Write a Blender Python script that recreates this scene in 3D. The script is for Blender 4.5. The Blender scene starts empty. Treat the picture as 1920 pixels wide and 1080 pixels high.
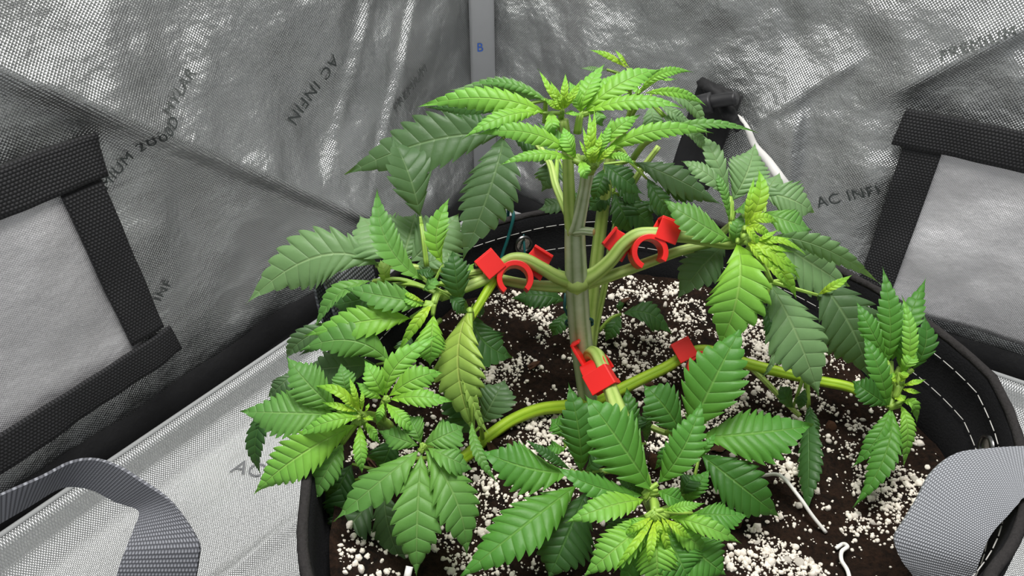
import bpy, bmesh, math, random
import numpy as np
from mathutils import Vector, Matrix, noise
random.seed(7)
rng = np.random.default_rng(5)
R = math.radians
scene = bpy.context.scene
COL = scene.collection

# ------------------------------------------------------------------ camera
FPX, CAMH, PITCH = 1371.0, 0.48, 35.0
cam_d = bpy.data.cameras.new('camera'); cam = bpy.data.objects.new('camera', cam_d); COL.objects.link(cam)
cam_d.sensor_width = 36.0; cam_d.lens = 36.0 * FPX / 1920.0; cam_d.clip_start = 0.01; cam_d.clip_end = 50
cam.location = (0, 0, CAMH); cam.rotation_euler = (R(90 - PITCH), 0, 0)
scene.camera = cam
# ------------------------------------------------------------------ world, grow lamp, exposure
world = bpy.data.worlds.new('world'); scene.world = world; world.use_nodes = True
bg = world.node_tree.nodes['Background']; bg.inputs[0].default_value = (0.94, 0.97, 1.0, 1); bg.inputs[1].default_value = 0.38
def area(name, loc, target, size, power, color=(1, 1, 1)):
    l = bpy.data.lights.new(name, 'AREA'); l.shape = 'RECTANGLE'; l.size, l.size_y = size; l.energy = power; l.color = color
    o = bpy.data.objects.new(name, l); COL.objects.link(o); o.location = loc
    o.rotation_euler = (Vector(target) - Vector(loc)).to_track_quat('-Z', 'Y').to_euler(); return o
area('grow_lamp', (0.04, 0.26, 1.15), (0.05, 0.30, 0), (0.42, 0.42), 12.5, (1.0, 0.985, 0.95))
vs = scene.view_settings; vs.view_transform = 'Standard'; vs.look = 'None'; vs.exposure = 0.0; vs.gamma = 1.0; vs.use_curve_mapping = False

# ------------------------------------------------------------------ helpers
p_ = R(PITCH)
FW = Vector((0, math.cos(p_), -math.sin(p_))); UP = Vector((0, math.sin(p_), math.cos(p_))); RT = Vector((1, 0, 0))
CAM = Vector((0, 0, CAMH))
def P(x, y, d): return CAM + (FW + RT * ((x - 960) / FPX) + UP * ((540 - y) / FPX)) * d
def on_z(x, y, z):
    r = FW + RT * ((x - 960) / FPX) + UP * ((540 - y) / FPX); return CAM + r * ((z - CAMH) / r.z)
def lin(c): return tuple(((v / 255) / 12.92 if v / 255 <= .04045 else ((v / 255 + .055) / 1.055) ** 2.4) for v in c) + (1,)
def tag(o, label=None, cat=None, group=None, kind=None):
    if label: o['label'] = label
    if cat: o['category'] = cat
    if group: o['group'] = group
    if kind: o['kind'] = kind
    return o
def empty(name, loc=(0, 0, 0)):
    o = bpy.data.objects.new(name, None); COL.objects.link(o); o.location = loc; o.empty_display_size = .01; return o
def link(name, me, mat, parent=None, smooth=True):
    o = bpy.data.objects.new(name, me); COL.objects.link(o)
    if mat: me.materials.append(mat)
    if smooth: me.polygons.foreach_set('use_smooth', [True] * len(me.polygons))
    if parent:
        o.parent = parent; o.location = -WL[parent]
    WL[o] = Vector((0, 0, 0)) if not parent else Vector((0, 0, 0))
    return o
class _W(dict):
    def __missing__(self, k): return Vector(k.location)
WL = _W()
def mesh(name, v, f, mat, parent=None, smooth=True, uv=None, uv2=None):
    me = bpy.data.meshes.new(name); me.from_pydata([tuple(a) for a in v], [], f); me.update()
    for nm, arr in (('UVMap', uv), ('along', uv2)):
        if arr is not None:
            l = me.uv_layers.new(name=nm)
            idx = np.empty(len(me.loops), dtype=np.int32); me.loops.foreach_get('vertex_index', idx)
            l.data.foreach_set('uv', np.asarray(arr, dtype=np.float32)[idx].ravel())
    return link(name, me, mat, parent, smooth)
def catmull(pts, n=6):
    pts = [Vector(p) for p in pts]
    if len(pts) == 2: return [pts[0].lerp(pts[1], i / n) for i in range(n + 1)]
    q = [pts[0] * 2 - pts[1]] + pts + [pts[-1] * 2 - pts[-2]]; out = []
    for i in range(1, len(q) - 2):
        for k in range(n):
            t = k / n; a, b, c, d = q[i - 1], q[i], q[i + 1], q[i + 2]
            out.append(.5 * ((2 * b) + (c - a) * t + (2 * a - 5 * b + 4 * c - d) * t * t + (3 * b - a - 3 * c + d) * t ** 3))
    out.append(pts[-1]); return out
def tube_data(pts, radii, seg=10, n=6, rib=0.0, ribs=5, off=0, cap=True):
    c = catmull(pts, n); m = len(c); v = []; f = []; uv = []
    rr = np.interp(np.linspace(0, 1, m), np.linspace(0, 1, len(radii)), radii)
    t0 = (c[1] - c[0]).normalized(); nrm = t0.orthogonal().normalized(); L = 0
    for i in range(m):
        t = (c[min(i + 1, m - 1)] - c[max(i - 1, 0)]).normalized()
        nrm = (nrm - t * nrm.dot(t)).normalized(); b = t.cross(nrm)
        if i: L += (c[i] - c[i - 1]).length
        for k in range(seg):
            a = 2 * math.pi * k / seg; r = rr[i] * (1 + rib * math.cos(ribs * a))
            v.append(c[i] + (nrm * math.cos(a) + b * math.sin(a)) * r); uv.append((k / seg, L * 100))
    for i in range(m - 1):
        for k in range(seg):
            k2 = (k + 1) % seg
            f.append((off + i * seg + k, off + i * seg + k2, off + (i + 1) * seg + k2, off + (i + 1) * seg + k))
    if cap:
        f.append(tuple(off + k for k in reversed(range(seg)))); f.append(tuple(off + (m - 1) * seg + k for k in range(seg)))
    return v, f, uv
def tube(name, pts, radii, mat, parent=None, seg=10, n=6, rib=0.0, ribs=5):
    v, f, uv = tube_data(pts, radii, seg, n, rib, ribs); return mesh(name, v, f, mat, parent, uv=uv)
def strap_mesh(name, pts, sides, width, thick, mat, parent=None, n=8):
    """webbing band: centre line pts, per-point side directions, real thickness"""
    c = catmull(pts, n); s = catmull(sides, n); m = len(c); v = []; f = []; uv = []; L = 0
    for i in range(m):
        t = (c[min(i + 1, m - 1)] - c[max(i - 1, 0)]).normalized(); sd = s[i]; sd = (sd - t * sd.dot(t)).normalized(); nn = t.cross(sd)
        if i: L += (c[i] - c[i - 1]).length
        for a, b in ((-.5, -.5), (.5, -.5), (.5, .5), (-.5, .5)):
            v.append(c[i] + sd * (a * width) + nn * (b * thick)); uv.append((a * width * 100, L * 100))
    for i in range(m - 1):
        for k in range(4):
            k2 = (k + 1) % 4; f.append((i * 4 + k, i * 4 + k2, i * 4 + 4 + k2, i * 4 + 4 + k))
    f.append((3, 2, 1, 0)); f.append(tuple((m - 1) * 4 + k for k in range(4)))
    o = mesh(name, v, f, mat, parent, smooth=False, uv=uv)
    return o

# ------------------------------------------------------------------ materials
def nodes(name):
    m = bpy.data.materials.new(name); m.use_nodes = True; nt = m.node_tree
    return m, nt, nt.nodes['Principled BSDF']
def N(nt, t, **k):
    n = nt.nodes.new(t)
    for a, b in k.items(): setattr(n, a, b)
    return n
def M(nt, op, a, b=None, c=None, clamp=False):
    n = nt.nodes.new('ShaderNodeMath'); n.operation = op; n.use_clamp = clamp
    for i, x in enumerate((a, b, c)):
        if x is None: continue
        if isinstance(x, (int, float)): n.inputs[i].default_value = x
        else: nt.links.new(x, n.inputs[i])
    return n.outputs[0]
def mix(nt, fac, a, b):
    n = nt.nodes.new('ShaderNodeMix'); n.data_type = 'RGBA'
    for s, x in ((n.inputs[0], fac), (n.inputs[6], a), (n.inputs[7], b)):
        if isinstance(x, (int, float)): s.default_value = x
        elif isinstance(x, tuple): s.default_value = x
        else: nt.links.new(x, s)
    return n.outputs[2]
def noise_tex(nt, vec, scale, detail=3, rough=.5):
    n = N(nt, 'ShaderNodeTexNoise'); n.inputs['Scale'].default_value = scale; n.inputs['Detail'].default_value = detail; n.inputs['Roughness'].default_value = rough
    if vec is not None: nt.links.new(vec, n.inputs['Vector'])
    return n.outputs['Fac']
def bump(nt, bs, h, strength, dist, prev=None):
    b = N(nt, 'ShaderNodeBump'); b.inputs['Strength'].default_value = strength; b.inputs['Distance'].default_value = dist
    nt.links.new(h, b.inputs['Height'])
    if prev is not None: nt.links.new(prev, b.inputs['Normal'])
    if bs is not None: nt.links.new(b.outputs[0], bs.inputs['Normal'])
    return b.outputs[0]
def simple(name, col, rough=.6, metal=0.0, spec=.5, nscale=None, nstr=.3, ndist=.001, var=.0):
    m, nt, bs = nodes(name); bs.inputs['Roughness'].default_value = rough; bs.inputs['Metallic'].default_value = metal
    bs.inputs['Specular IOR Level'].default_value = spec; bs.inputs['Base Color'].default_value = col
    if nscale:
        tc = N(nt, 'ShaderNodeTexCoord'); h = noise_tex(nt, tc.outputs['Object'], nscale, 4, .6); bump(nt, bs, h, nstr, ndist)
        if var:
            d = tuple(max(0, c * (1 - var)) for c in col[:3]) + (1,); b2 = tuple(min(1, c * (1 + var)) for c in col[:3]) + (1,)
            nt.links.new(mix(nt, h, d, b2), bs.inputs['Base Color'])
    return m

def foil(name, col, rough, metal, cell, weave, wrinkle, dark=.55):
    """woven silver foil: UV is in metres, threads run on the diagonal"""
    m, nt, bs = nodes(name)
    uvn = N(nt, 'ShaderNodeUVMap'); uvn.uv_map = 'UVMap'
    sep = N(nt, 'ShaderNodeSeparateXYZ'); nt.links.new(uvn.outputs[0], sep.inputs[0])
    k = math.pi / cell
    a = M(nt, 'SINE', M(nt, 'MULTIPLY', M(nt, 'ADD', sep.outputs[0], sep.outputs[1]), k))
    b = M(nt, 'SINE', M(nt, 'MULTIPLY', M(nt, 'SUBTRACT', sep.outputs[0], sep.outputs[1]), k))
    w = M(nt, 'MULTIPLY', M(nt, 'ABSOLUTE', a), M(nt, 'ABSOLUTE', b))
    w = M(nt, 'POWER', w, .6)
    wr = noise_tex(nt, uvn.outputs[0], 8, 1.5, .45)
    wr2 = noise_tex(nt, uvn.outputs[0], 34, 3, .55)
    big = M(nt, 'ADD', M(nt, 'MULTIPLY', wr, 1.0), M(nt, 'MULTIPLY', wr2, .13))
    p1 = bump(nt, None, big, wrinkle, .05)
    bump(nt, bs, w, weave, cell * .35, p1)
    d = tuple(c * dark for c in col[:3]) + (1,)
    nt.links.new(mix(nt, w, d, col), bs.inputs['Base Color'])
    bs.inputs['Metallic'].default_value = metal; bs.inputs['Roughness'].default_value = rough
    return m
FOIL = foil('silver_foil', (.74, .75, .745, 1), .28, .93, .0029, .5, .75, .42)
FOIL_PALE = foil('pale_silver_cloth', (.88, .865, .885, 1), .42, .6, .0022, .5, .45, .65)
FOIL_FLOOR = foil('silver_tray_foil', (.80, .81, .805, 1), .36, .9, .0022, .6, .25, .55)

def webbing(name, c1, c2, per_u, per_v, rough=.75, strength=.6):
    """ribbed strap: UV in centimetres"""
    m, nt, bs = nodes(name)
    uvn = N(nt, 'ShaderNodeUVMap'); uvn.uv_map = 'UVMap'; sep = N(nt, 'ShaderNodeSeparateXYZ'); nt.links.new(uvn.outputs[0], sep.inputs[0])
    u = M(nt, 'MULTIPLY', sep.outputs[0], math.pi * per_u); v = M(nt, 'MULTIPLY', sep.outputs[1], math.pi * per_v)
    row = M(nt, 'FLOOR', M(nt, 'MULTIPLY', sep.outputs[1], per_v))
    u2 = M(nt, 'ADD', u, M(nt, 'MULTIPLY', row, math.pi / 2))
    w = M(nt, 'MULTIPLY', M(nt, 'ABSOLUTE', M(nt, 'SINE', u2)), M(nt, 'ABSOLUTE', M(nt, 'SINE', v)))
    nt.links.new(mix(nt, w, c1, c2), bs.inputs['Base Color']); bs.inputs['Roughness'].default_value = rough
    bump(nt, bs, w, strength, .0008); return m
WEB_BLACK = webbing('black_webbing', lin((8, 8, 9)), lin((52, 52, 55)), 3.4, 3.4, .7, 1.0)
WEB_GREY = webbing('grey_webbing', lin((70, 71, 77)), lin((158, 160, 168)), 6, 4.2)
WEB_GREY_FINE = webbing('grey_webbing_fine', lin((105, 107, 112)), lin((186, 189, 195)), 9, 9)
FELT = simple('black_felt', lin((22, 22, 24)), .95, spec=.15, nscale=900, nstr=.6, ndist=.001, var=.5)
FELT_EDGE = simple('grey_felt_edge', lin((47, 45, 45)), .95, spec=.15, nscale=600, nstr=.7, ndist=.001, var=.5)
BLACK_CLOTH = simple('black_cloth', lin((24, 24, 26)), .7, nscale=120, nstr=.3, ndist=.002, var=.3)
BLACK_PLASTIC = simple('black_plastic', lin((38, 38, 40)), .45)
THREAD = simple('white_thread', lin((190, 188, 184)), .8)
WHITE_WIRE = simple('white_coated_wire', lin((235, 233, 228)), .4)
GREEN_WIRE = simple('green_coated_wire', lin((16, 78, 78)), .4)
STEEL = simple('nickel_ring', (.7, .7, .7, 1), .25, 1.0)
PIPING = simple('pale_piping', lin((178, 180, 180)), .7, nscale=1500, nstr=.6, ndist=.001, var=.3)
POLE = simple('grey_pole_sleeve', lin((205, 206, 209)), .6, nscale=40, nstr=.1, var=.06)
BLUE_INK = simple('blue_ink', lin((40, 86, 170)), .6)
INK = simple('faded_grey_print', lin((66, 71, 70)), .5, .3)
INK_FAINT = simple('washed_out_print', lin((104, 108, 106)), .45, .5)
INK_PALE = simple('faint_grey_print', lin((120, 122, 124)), .6)
WHITE_CORD = simple('white_cord', lin((238, 236, 232)), .6)
RED = simple('red_plastic', lin((236, 34, 30)), .38, spec=.5)
SOIL = None

BARK_TAN = simple('cut_stem_tan', lin((176, 142, 84)), .8)
def leafmat(name, base, vein, tip=None, inner=None, trans=.28, rough=.44):
    m, nt, bs = nodes(name)
    uvn = N(nt, 'ShaderNodeUVMap'); uvn.uv_map = 'UVMap'; sep = N(nt, 'ShaderNodeSeparateXYZ'); nt.links.new(uvn.outputs[0], sep.inputs[0])
    al = N(nt, 'ShaderNodeUVMap'); al.uv_map = 'along'; sa = N(nt, 'ShaderNodeSeparateXYZ'); nt.links.new(al.outputs[0], sa.inputs[0])
    fr = M(nt, 'FRACT', M(nt, 'ADD', sep.outputs[0], .02)); av = M(nt, 'ABSOLUTE', sep.outputs[1])
    dist = M(nt, 'MINIMUM', fr, M(nt, 'SUBTRACT', 1.0, fr))
    vl = M(nt, 'SUBTRACT', 1.0, M(nt, 'DIVIDE', dist, .07), clamp=True)
    vl = M(nt, 'MULTIPLY', vl, M(nt, 'SUBTRACT', 1.0, M(nt, 'MULTIPLY', av, .75)), clamp=True)
    mid = M(nt, 'SUBTRACT', 1.0, M(nt, 'DIVIDE', av, .06), clamp=True)
    tc = N(nt, 'ShaderNodeTexCoord'); nz = noise_tex(nt, tc.outputs['Object'], 260, 3, .6); nb = noise_tex(nt, tc.outputs['Object'], 40, 2, .5)
    col = base
    oi = N(nt, 'ShaderNodeObjectInfo')
    d = tuple(c * .82 for c in base[:3]) + (1,); l = tuple(min(1, c * 1.18) for c in base[:3]) + (1,)
    col = mix(nt, M(nt, 'ADD', M(nt, 'MULTIPLY', nb, .6), M(nt, 'MULTIPLY', oi.outputs['Random'], .4)), d, l)
    if tip: col = mix(nt, M(nt, 'POWER', sa.outputs[0], 1.6), col, tip)
    if inner: col = mix(nt, M(nt, 'POWER', M(nt, 'SUBTRACT', 1.0, sa.outputs[0], clamp=True), 2.2), col, inner)
    col = mix(nt, M(nt, 'MULTIPLY', vl, .35), col, vein); col = mix(nt, M(nt, 'MULTIPLY', mid, .75), col, vein)
    nt.links.new(col, bs.inputs['Base Color'])
    bs.inputs['Roughness'].default_value = rough; bs.inputs['Specular IOR Level'].default_value = .32
    pil = M(nt, 'POWER', M(nt, 'SINE', M(nt, 'MULTIPLY', fr, math.pi)), .3)
    h = M(nt, 'ADD', M(nt, 'MULTIPLY', pil, M(nt, 'SUBTRACT', 1.0, M(nt, 'MULTIPLY', mid, 1.0))), M(nt, 'MULTIPLY', nz, .25))
    nrm = bump(nt, bs, h, .55, .001)
    tr = N(nt, 'ShaderNodeBsdfTranslucent'); nt.links.new(nrm, tr.inputs['Normal'])
    br = mix(nt, .5, col, (.35, .62, .05, 1)); nt.links.new(br, tr.inputs['Color'])
    ms = N(nt, 'ShaderNodeMixShader'); ms.inputs[0].default_value = trans
    nt.links.new(bs.outputs[0], ms.inputs[1]); nt.links.new(tr.outputs[0], ms.inputs[2])
    nt.links.new(ms.outputs[0], nt.nodes['Material Output'].inputs[0]); return m
LM = {
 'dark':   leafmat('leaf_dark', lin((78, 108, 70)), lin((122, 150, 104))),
 'dusk':   leafmat('leaf_dusky', lin((116, 152, 100)), lin((154, 184, 128))),
 'mid':    leafmat('leaf_mid', lin((92, 144, 70)), lin((142, 184, 106)), inner=lin((114, 166, 70))),
 'bright': leafmat('leaf_bright', lin((116, 178, 74)), lin((166, 210, 106)), inner=lin((146, 200, 58))),
 'young':  leafmat('leaf_young', lin((146, 202, 62)), lin((196, 226, 104)), tip=lin((124, 188, 66)), inner=lin((190, 218, 62)), trans=.35),
 'lush':   leafmat('leaf_lush', lin((76, 136, 54)), lin((128, 178, 88)), inner=lin((96, 154, 54))),
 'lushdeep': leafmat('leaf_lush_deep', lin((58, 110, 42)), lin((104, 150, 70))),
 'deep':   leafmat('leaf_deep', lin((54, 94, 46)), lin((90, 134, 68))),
 'pale':   leafmat('leaf_underside', lin((150, 186, 92)), lin((196, 212, 110)), inner=lin((172, 200, 80))),
}
def stemmat(name, c1, c2, stripes=6, rough=.5):
    m, nt, bs = nodes(name)
    uvn = N(nt, 'ShaderNodeUVMap'); uvn.uv_map = 'UVMap'; sep = N(nt, 'ShaderNodeSeparateXYZ'); nt.links.new(uvn.outputs[0], sep.inputs[0])
    s = M(nt, 'ABSOLUTE', M(nt, 'SINE', M(nt, 'MULTIPLY', sep.outputs[0], math.pi * stripes)))
    tc = N(nt, 'ShaderNodeTexCoord'); nz = noise_tex(nt, tc.outputs['Object'], 120, 3, .6)
    fac = M(nt, 'ADD', M(nt, 'MULTIPLY', s, .75), M(nt, 'MULTIPLY', M(nt, 'SUBTRACT', nz, .5), .8), clamp=True)
    nt.links.new(mix(nt, fac, c1, c2), bs.inputs['Base Color']); bs.inputs['Roughness'].default_value = rough
    bs.inputs['Subsurface Weight'].default_value = .0
    bump(nt, bs, s, .35, .001); return m
STEM_MAIN = stemmat('stem_woody_green', lin((132, 150, 100)), lin((204, 212, 180)), 7)
STEM = stemmat('stem_green', lin((136, 166, 70)), lin((184, 206, 116)), 5)
STEM_LIME = stemmat('stem_lime', lin((140, 182, 26)), lin((176, 208, 52)), 4)
PETIOLE = stemmat('petiole_green', lin((118, 156, 54)), lin((160, 192, 84)), 3)

# ------------------------------------------------------------------ tent walls
KC = Vector((-0.04, 0.935, 0)); aw = R(34.4)
DL = Vector((-math.sin(aw), -math.cos(aw), 0)); DR = Vector((math.cos(aw), -math.sin(aw), 0))
ZF = -0.04                                   # tent floor height
def seg_dist(u, z, a, b):
    ax, az = a; bx, bz = b; dx, dz = bx - ax, bz - az; L = math.hypot(dx, dz)
    t = ((u - ax) * dx + (z - az) * dz) / (L * L); s = ((u - ax) * dz - (z - az) * dx) / L
    return t, s
def fold(u, z, a, b, amp, wid):
    """a pulled crease: smooth ramp on one side, sharp lip on the other"""
    t, s = seg_dist(u, z, a, b)
    e = max(0.0, min(1.0, (t + .15) / .3)) * max(0.0, min(1.0, (1.15 - t) / .3))
    r = math.exp(-max(s, 0) / wid) if s > 0 else math.exp(-(s / (wid * .25)) ** 2)
    return amp * e * r
def dispL(u, z):
    d = .012 * noise.noise(Vector((u * 6, z * 6, 1.3))) + .005 * noise.noise(Vector((u * 15 + z * 6, z * 11, 4.2))) + .0022 * noise.noise(Vector((u * 40, z * 26, 2.1)))
    d += fold(u, z, (.62, .385), (.20, .038), .02, .05)
    d += fold(u, z, (.06, .40), (.22, .10), .006, .02) + fold(u, z, (.12, .42), (.27, .16), .006, .025)
    return d * min(1, max(0, (u - .0) / .06))
def dispR(u, z):
    d = .012 * noise.noise(Vector((u * 6, z * 6, 7.3))) + .006 * noise.noise(Vector((u * 14 - z * 6, z * 11, 9.2))) + .0026 * noise.noise(Vector((u * 36, z * 30, 6.1)))
    d += fold(u, z, (.66, .395), (.47, .235), .016, .04)
    d += fold(u, z, (.40, .22), (.42, .02), .012, .03) + fold(u, z, (.44, .26), (.37, .19), .008, .02) + fold(u, z, (.3, .4), (.40, .2), .0035, .03)
    return d * min(1, max(0, (u - .0) / .06))
def wL(u, z, off=0.0): return KC + DL * u + Vector((0, 0, z)) + DR * (dispL(u, z) + off)
def wR(u, z, off=0.0): return KC + DR * u + Vector((0, 0, z)) + DL * (dispR(u, z) + off)
def wall(name, fn, umax, zmin, zmax, label, nu=190, nz=150, flip=False):
    us = np.concatenate([np.linspace(0, .72, nu), np.linspace(.74, umax, 8)]); zs = np.concatenate([np.linspace(zmin, .46, nz), np.linspace(.48, zmax, 8)])
    v = []; uv = []; f = []; W = len(us)
    for z in zs:
        for u in us: v.append(fn(u, z)); uv.append((u, z))
    for j in range(len(zs) - 1):
        for i in range(W - 1):
            q = (j * W + i, j * W + i + 1, (j + 1) * W + i + 1, (j + 1) * W + i); f.append(q if not flip else q[::-1])
    o = mesh(name, v, f, FOIL, uv=uv); tag(o, label, 'wall', kind='structure'); return o
WALL_L = wall('wall_left', wL, 1.05, 0.0, 1.45, 'creased silver foil tent wall left of the grey corner pole')
WALL_R = wall('wall_right', wR, 1.05, 0.0, 1.45, 'creased silver foil tent wall right of the grey corner pole', flip=True)
def patch(name, fn, quad, mat, parent, off, thick=.0, nu=20, nz=20, uvscale=1.0, uvmode='wall'):
    """a sewn-on piece lying on the wall; quad = four (u,z) corners"""
    v = []; uv = []; f = []; a, b, c, d = [Vector((q[0], q[1], 0)) for q in quad]
    w = (b - a).length; h = (d - a).length
    for layer in (0, 1):
        for j in range(nz + 1):
            for i in range(nu + 1):
                s, t = i / nu, j / nz; q = a * (1 - s) * (1 - t) + b * s * (1 - t) + c * s * t + d * (1 - s) * t
                v.append(fn(q.x, q.y, off - layer * thick - (.0 if not layer else .0004)))
                uv.append((q.x, q.y) if uvmode == 'wall' else ((s - .5) * w * 100, t * h * 100))
    W = nu + 1; B = W * (nz + 1)
    for j in range(nz):
        for i in range(nu):
            q = (j * W + i, j * W + i + 1, (j + 1) * W + i + 1, (j + 1) * W + i); f.append(q); f.append(tuple(B + x for x in reversed(q)))
    rim = [i for i in range(W)] + [(j + 1) * W - 1 for j in range(1, nz + 1)] + [nz * W + i for i in range(nu - 1, -1, -1)] + [j * W for j in range(nz - 1, 0, -1)]
    for i in range(len(rim)): x, y = rim[i], rim[(i + 1) % len(rim)]; f.append((y, x, B + x, B + y))
    o = mesh(name, v, f, mat, parent, uv=uv); return o
# left vent: pale cloth framed by black webbing
patch('vent_panel', wL, [(.52, .055), (.80, .05), (.80, .245), (.52, .235)], FOIL_PALE, WALL_L, .005, .004, 40, 30)
patch('webbing_strip', wL, [(.498, .075), (.53, .075), (.540, .226), (.508, .226)], WEB_BLACK, WALL_L, .0085, .002, 10, 30, uvmode='cm')
patch('webbing_strip', wL, [(.80, .262), (.50, .262), (.503, .228), (.80, .224)][::-1], WEB_BLACK, WALL_L, .0105, .002, 40, 8, uvmode='cm')
patch('webbing_strip', wL, [(.488, .042), (.80, .028), (.80, .064), (.493, .073)], WEB_BLACK, WALL_L, .0105, .002, 40, 8, uvmode='cm')
# right vent
patch('vent_panel', wR, [(.52, .02), (.80, .02), (.80, .21), (.52, .21)], FOIL_PALE, WALL_R, .005, .004, 40, 30)
patch('webbing_strip', wR, [(.503, .01), (.536, .01), (.536, .20), (.503, .20)], WEB_BLACK, WALL_R, .0085, .002, 10, 30, uvmode='cm')
patch('webbing_strip', wR, [(.493, .195), (.80, .188), (.80, .228), (.496, .230)], WEB_BLACK, WALL_R, .0105, .002, 40, 8, uvmode='cm')
def lettering(txt, fn, u, z, ang, size, mat, parent, mirror, off=.0014):
    """printed words lying in the wall surface; the first letter starts at (u,z)"""
    cu = bpy.data.curves.new('printed_lettering', 'FONT'); cu.body = txt; cu.size = size; cu.space_character = 1.12
    o = bpy.data.objects.new('printed_lettering', cu); COL.objects.link(o)
    dg = bpy.context.evaluated_depsgraph_get(); me = bpy.data.meshes.new_from_object(o.evaluated_get(dg)); bpy.data.objects.remove(o)
    bm = bmesh.new(); bm.from_mesh(me); bmesh.ops.subdivide_edges(bm, edges=bm.edges[:], cuts=1)
    ca, sa = math.cos(ang), math.sin(ang)
    for q in bm.verts:
        x, y = q.co.x, q.co.y; a, b = x * ca - y * sa, x * sa + y * ca
        q.co = fn(u + (-a if mirror else a), z + b, off)
    bm.to_mesh(me); bm.free(); me.materials.clear()
    return link('printed_lettering', me, mat, parent, smooth=False)
def uvL(x, y):
    r = FW + RT * ((x - 960) / FPX) + UP * ((540 - y) / FPX); t = (KC - CAM).dot(DR) / r.dot(DR); q = CAM + r * t - KC; return q.dot(DL), q.z
def uvR(x, y):
    r = FW + RT * ((x - 960) / FPX) + UP * ((540 - y) / FPX); t = (KC - CAM).dot(DL) / r.dot(DL); q = CAM + r * t - KC; return q.dot(DR), q.z
def print_on(side, txt, a, b, size, mat=None, parent=None):
    g = uvL if side == 'L' else uvR; (u0, z0), (u1, z1) = g(*a), g(*b)
    du = (u0 - u1) if side == 'L' else (u1 - u0); ang = math.atan2(z1 - z0, du)
    lettering(txt, wL if side == 'L' else wR, u0, z0, ang, size, mat or INK, WALL_L if side == 'L' else WALL_R, side == 'L')
print_on('L', 'AC INFIN', (614, 98), (526, 236), .0175)
print_on('L', 'MIUM 2000D', (188, 352), (280, 250), .0128)
print_on('L', 'MYLAR', (294, 210), (334, 156), .0128, INK_FAINT)
print_on('L', 'PREMIUM', (735, 210), (832, 96), .016, INK_FAINT)
print_on('L', 'F INF', (284, 585), (318, 528), .0128)
print_on('R', 'AC INFI', (1538, 384), (1690, 352), .0165)
print_on('R', 'PREMIUM', (1770, 105), (1915, 58), .0125, INK_FAINT)
# ------------------------------------------------------------------ corner pole, floor, tray
pole = empty('tent_pole', KC + Vector((0, 0, ZF)) + (DL + DR) * .012)
tag(pole, 'flat grey tent corner pole with a blue letter between the two foil walls', 'pole')
def prism_v(c, half, z0, z1, n=14, dep=.008, bev=.0):
    out = []; ex = (DR - DL).normalized(); ey = (DL + DR).normalized()
    for z in (z0, z1):
        for k in range(n):
            a = 2 * math.pi * k / n; s = abs(math.cos(a)) ** .45 * math.copysign(1, math.cos(a)); t = abs(math.sin(a)) ** .6 * math.copysign(1, math.sin(a))
            out.append(c + ex * (half * s) + ey * (dep * t) + Vector((0, 0, z)))
    f = [(k, (k + 1) % n, n + (k + 1) % n, n + k) for k in range(n)] + [tuple(reversed(range(n))), tuple(range(n, 2 * n))]
    return out, f
pc = KC + (DL + DR) * .012
v, f = prism_v(pc, .0155, ZF, 1.4); mesh('pole_sleeve', v, f, POLE, pole)
cu = bpy.data.curves.new('b', 'FONT'); cu.body = 'B'; cu.size = .015; tmp = bpy.data.objects.new('b', cu); COL.objects.link(tmp)
me = bpy.data.meshes.new_from_object(tmp.evaluated_get(bpy.context.evaluated_depsgraph_get())); bpy.data.objects.remove(tmp)
ex = (DR - DL).normalized(); ey = (DL + DR).normalized(); zb = uvL(884, 95)[1]
for q in me.vertices: q.co = pc + ex * (q.co.x - .0085) + ey * .0086 + Vector((0, 0, zb + q.co.y + .002))
me.materials.clear(); link('printed_letter', me, BLUE_INK, pole, smooth=False)

v = [KC + DL * a + DR * b + Vector((0, 0, ZF - .002)) for a, b in ((-.02, -.02), (1.05, -.02), (1.05, 1.05), (-.02, 1.05))]
floor = mesh('floor', v, [(0, 3, 2, 1)], BLACK_CLOTH, smooth=False); tag(floor, 'black tent floor cloth under the silver tray', 'floor', kind='structure')
# black lower skirts of the walls
def skirt(name, fn, label):
    v = []; f = []; us = np.linspace(0, 1.05, 120)
    for u in us:
        w = .004 * noise.noise(Vector((u * 14, 3, 1 if fn is wL else 5)))
        for z, o in ((.006 + w, .003), (-.004, .007), (-.022, .010 + w), (ZF, .004), (ZF, .030)): v.append(fn(u, z, o - .0))
    for i in range(len(us) - 1):
        for k in range(4): f.append((i * 5 + k, i * 5 + 5 + k, i * 5 + 6 + k, i * 5 + 1 + k))
    o = mesh(name, v, f, BLACK_CLOTH); tag(o, label, 'baseboard', kind='structure')
skirt('baseboard_left', wL, 'black cloth skirt along the foot of the left foil wall')
skirt('baseboard_right', wR, 'black cloth skirt along the foot of the right foil wall')
# spill tray
tray = empty('spill_tray', KC + (DL + DR) * .5 + Vector((0, 0, ZF)))
tag(tray, 'silver foil spill tray with pale piped lip lying on the tent floor under the pot', 'tray')
v = []; uv = []; f = []; g = .036
prof = [(g - .003, -.034), (g, -.001), (g + .004, -.002), (g + .013, -.024), (g + .026, ZF + .004), (g + .045, ZF + .002)]
def tray_pt(a, b):
    """a,b distance from left wall / right wall; height from the nearer edge"""
    def h(d):
        xs = [q[0] for q in prof[1:]] + [2]; zs = [q[1] for q in prof[1:]] + [ZF + .002]; return float(np.interp(d, xs, zs))
    z = max(h(a), h(b)); z += .003 * noise.noise(Vector((a * 12, b * 12, 3))) * min(1, max(0, (min(a, b) - g) / .03))
    t, s = seg_dist(a, b, (.165, .62), (.165, .10)); z += .0035 * math.exp(-((a - .178 - .02 * math.sin(b * 5)) / .006) ** 2) * (b > .06)
    return KC + DR * a + DL * b + Vector((0, 0, z))
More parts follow.
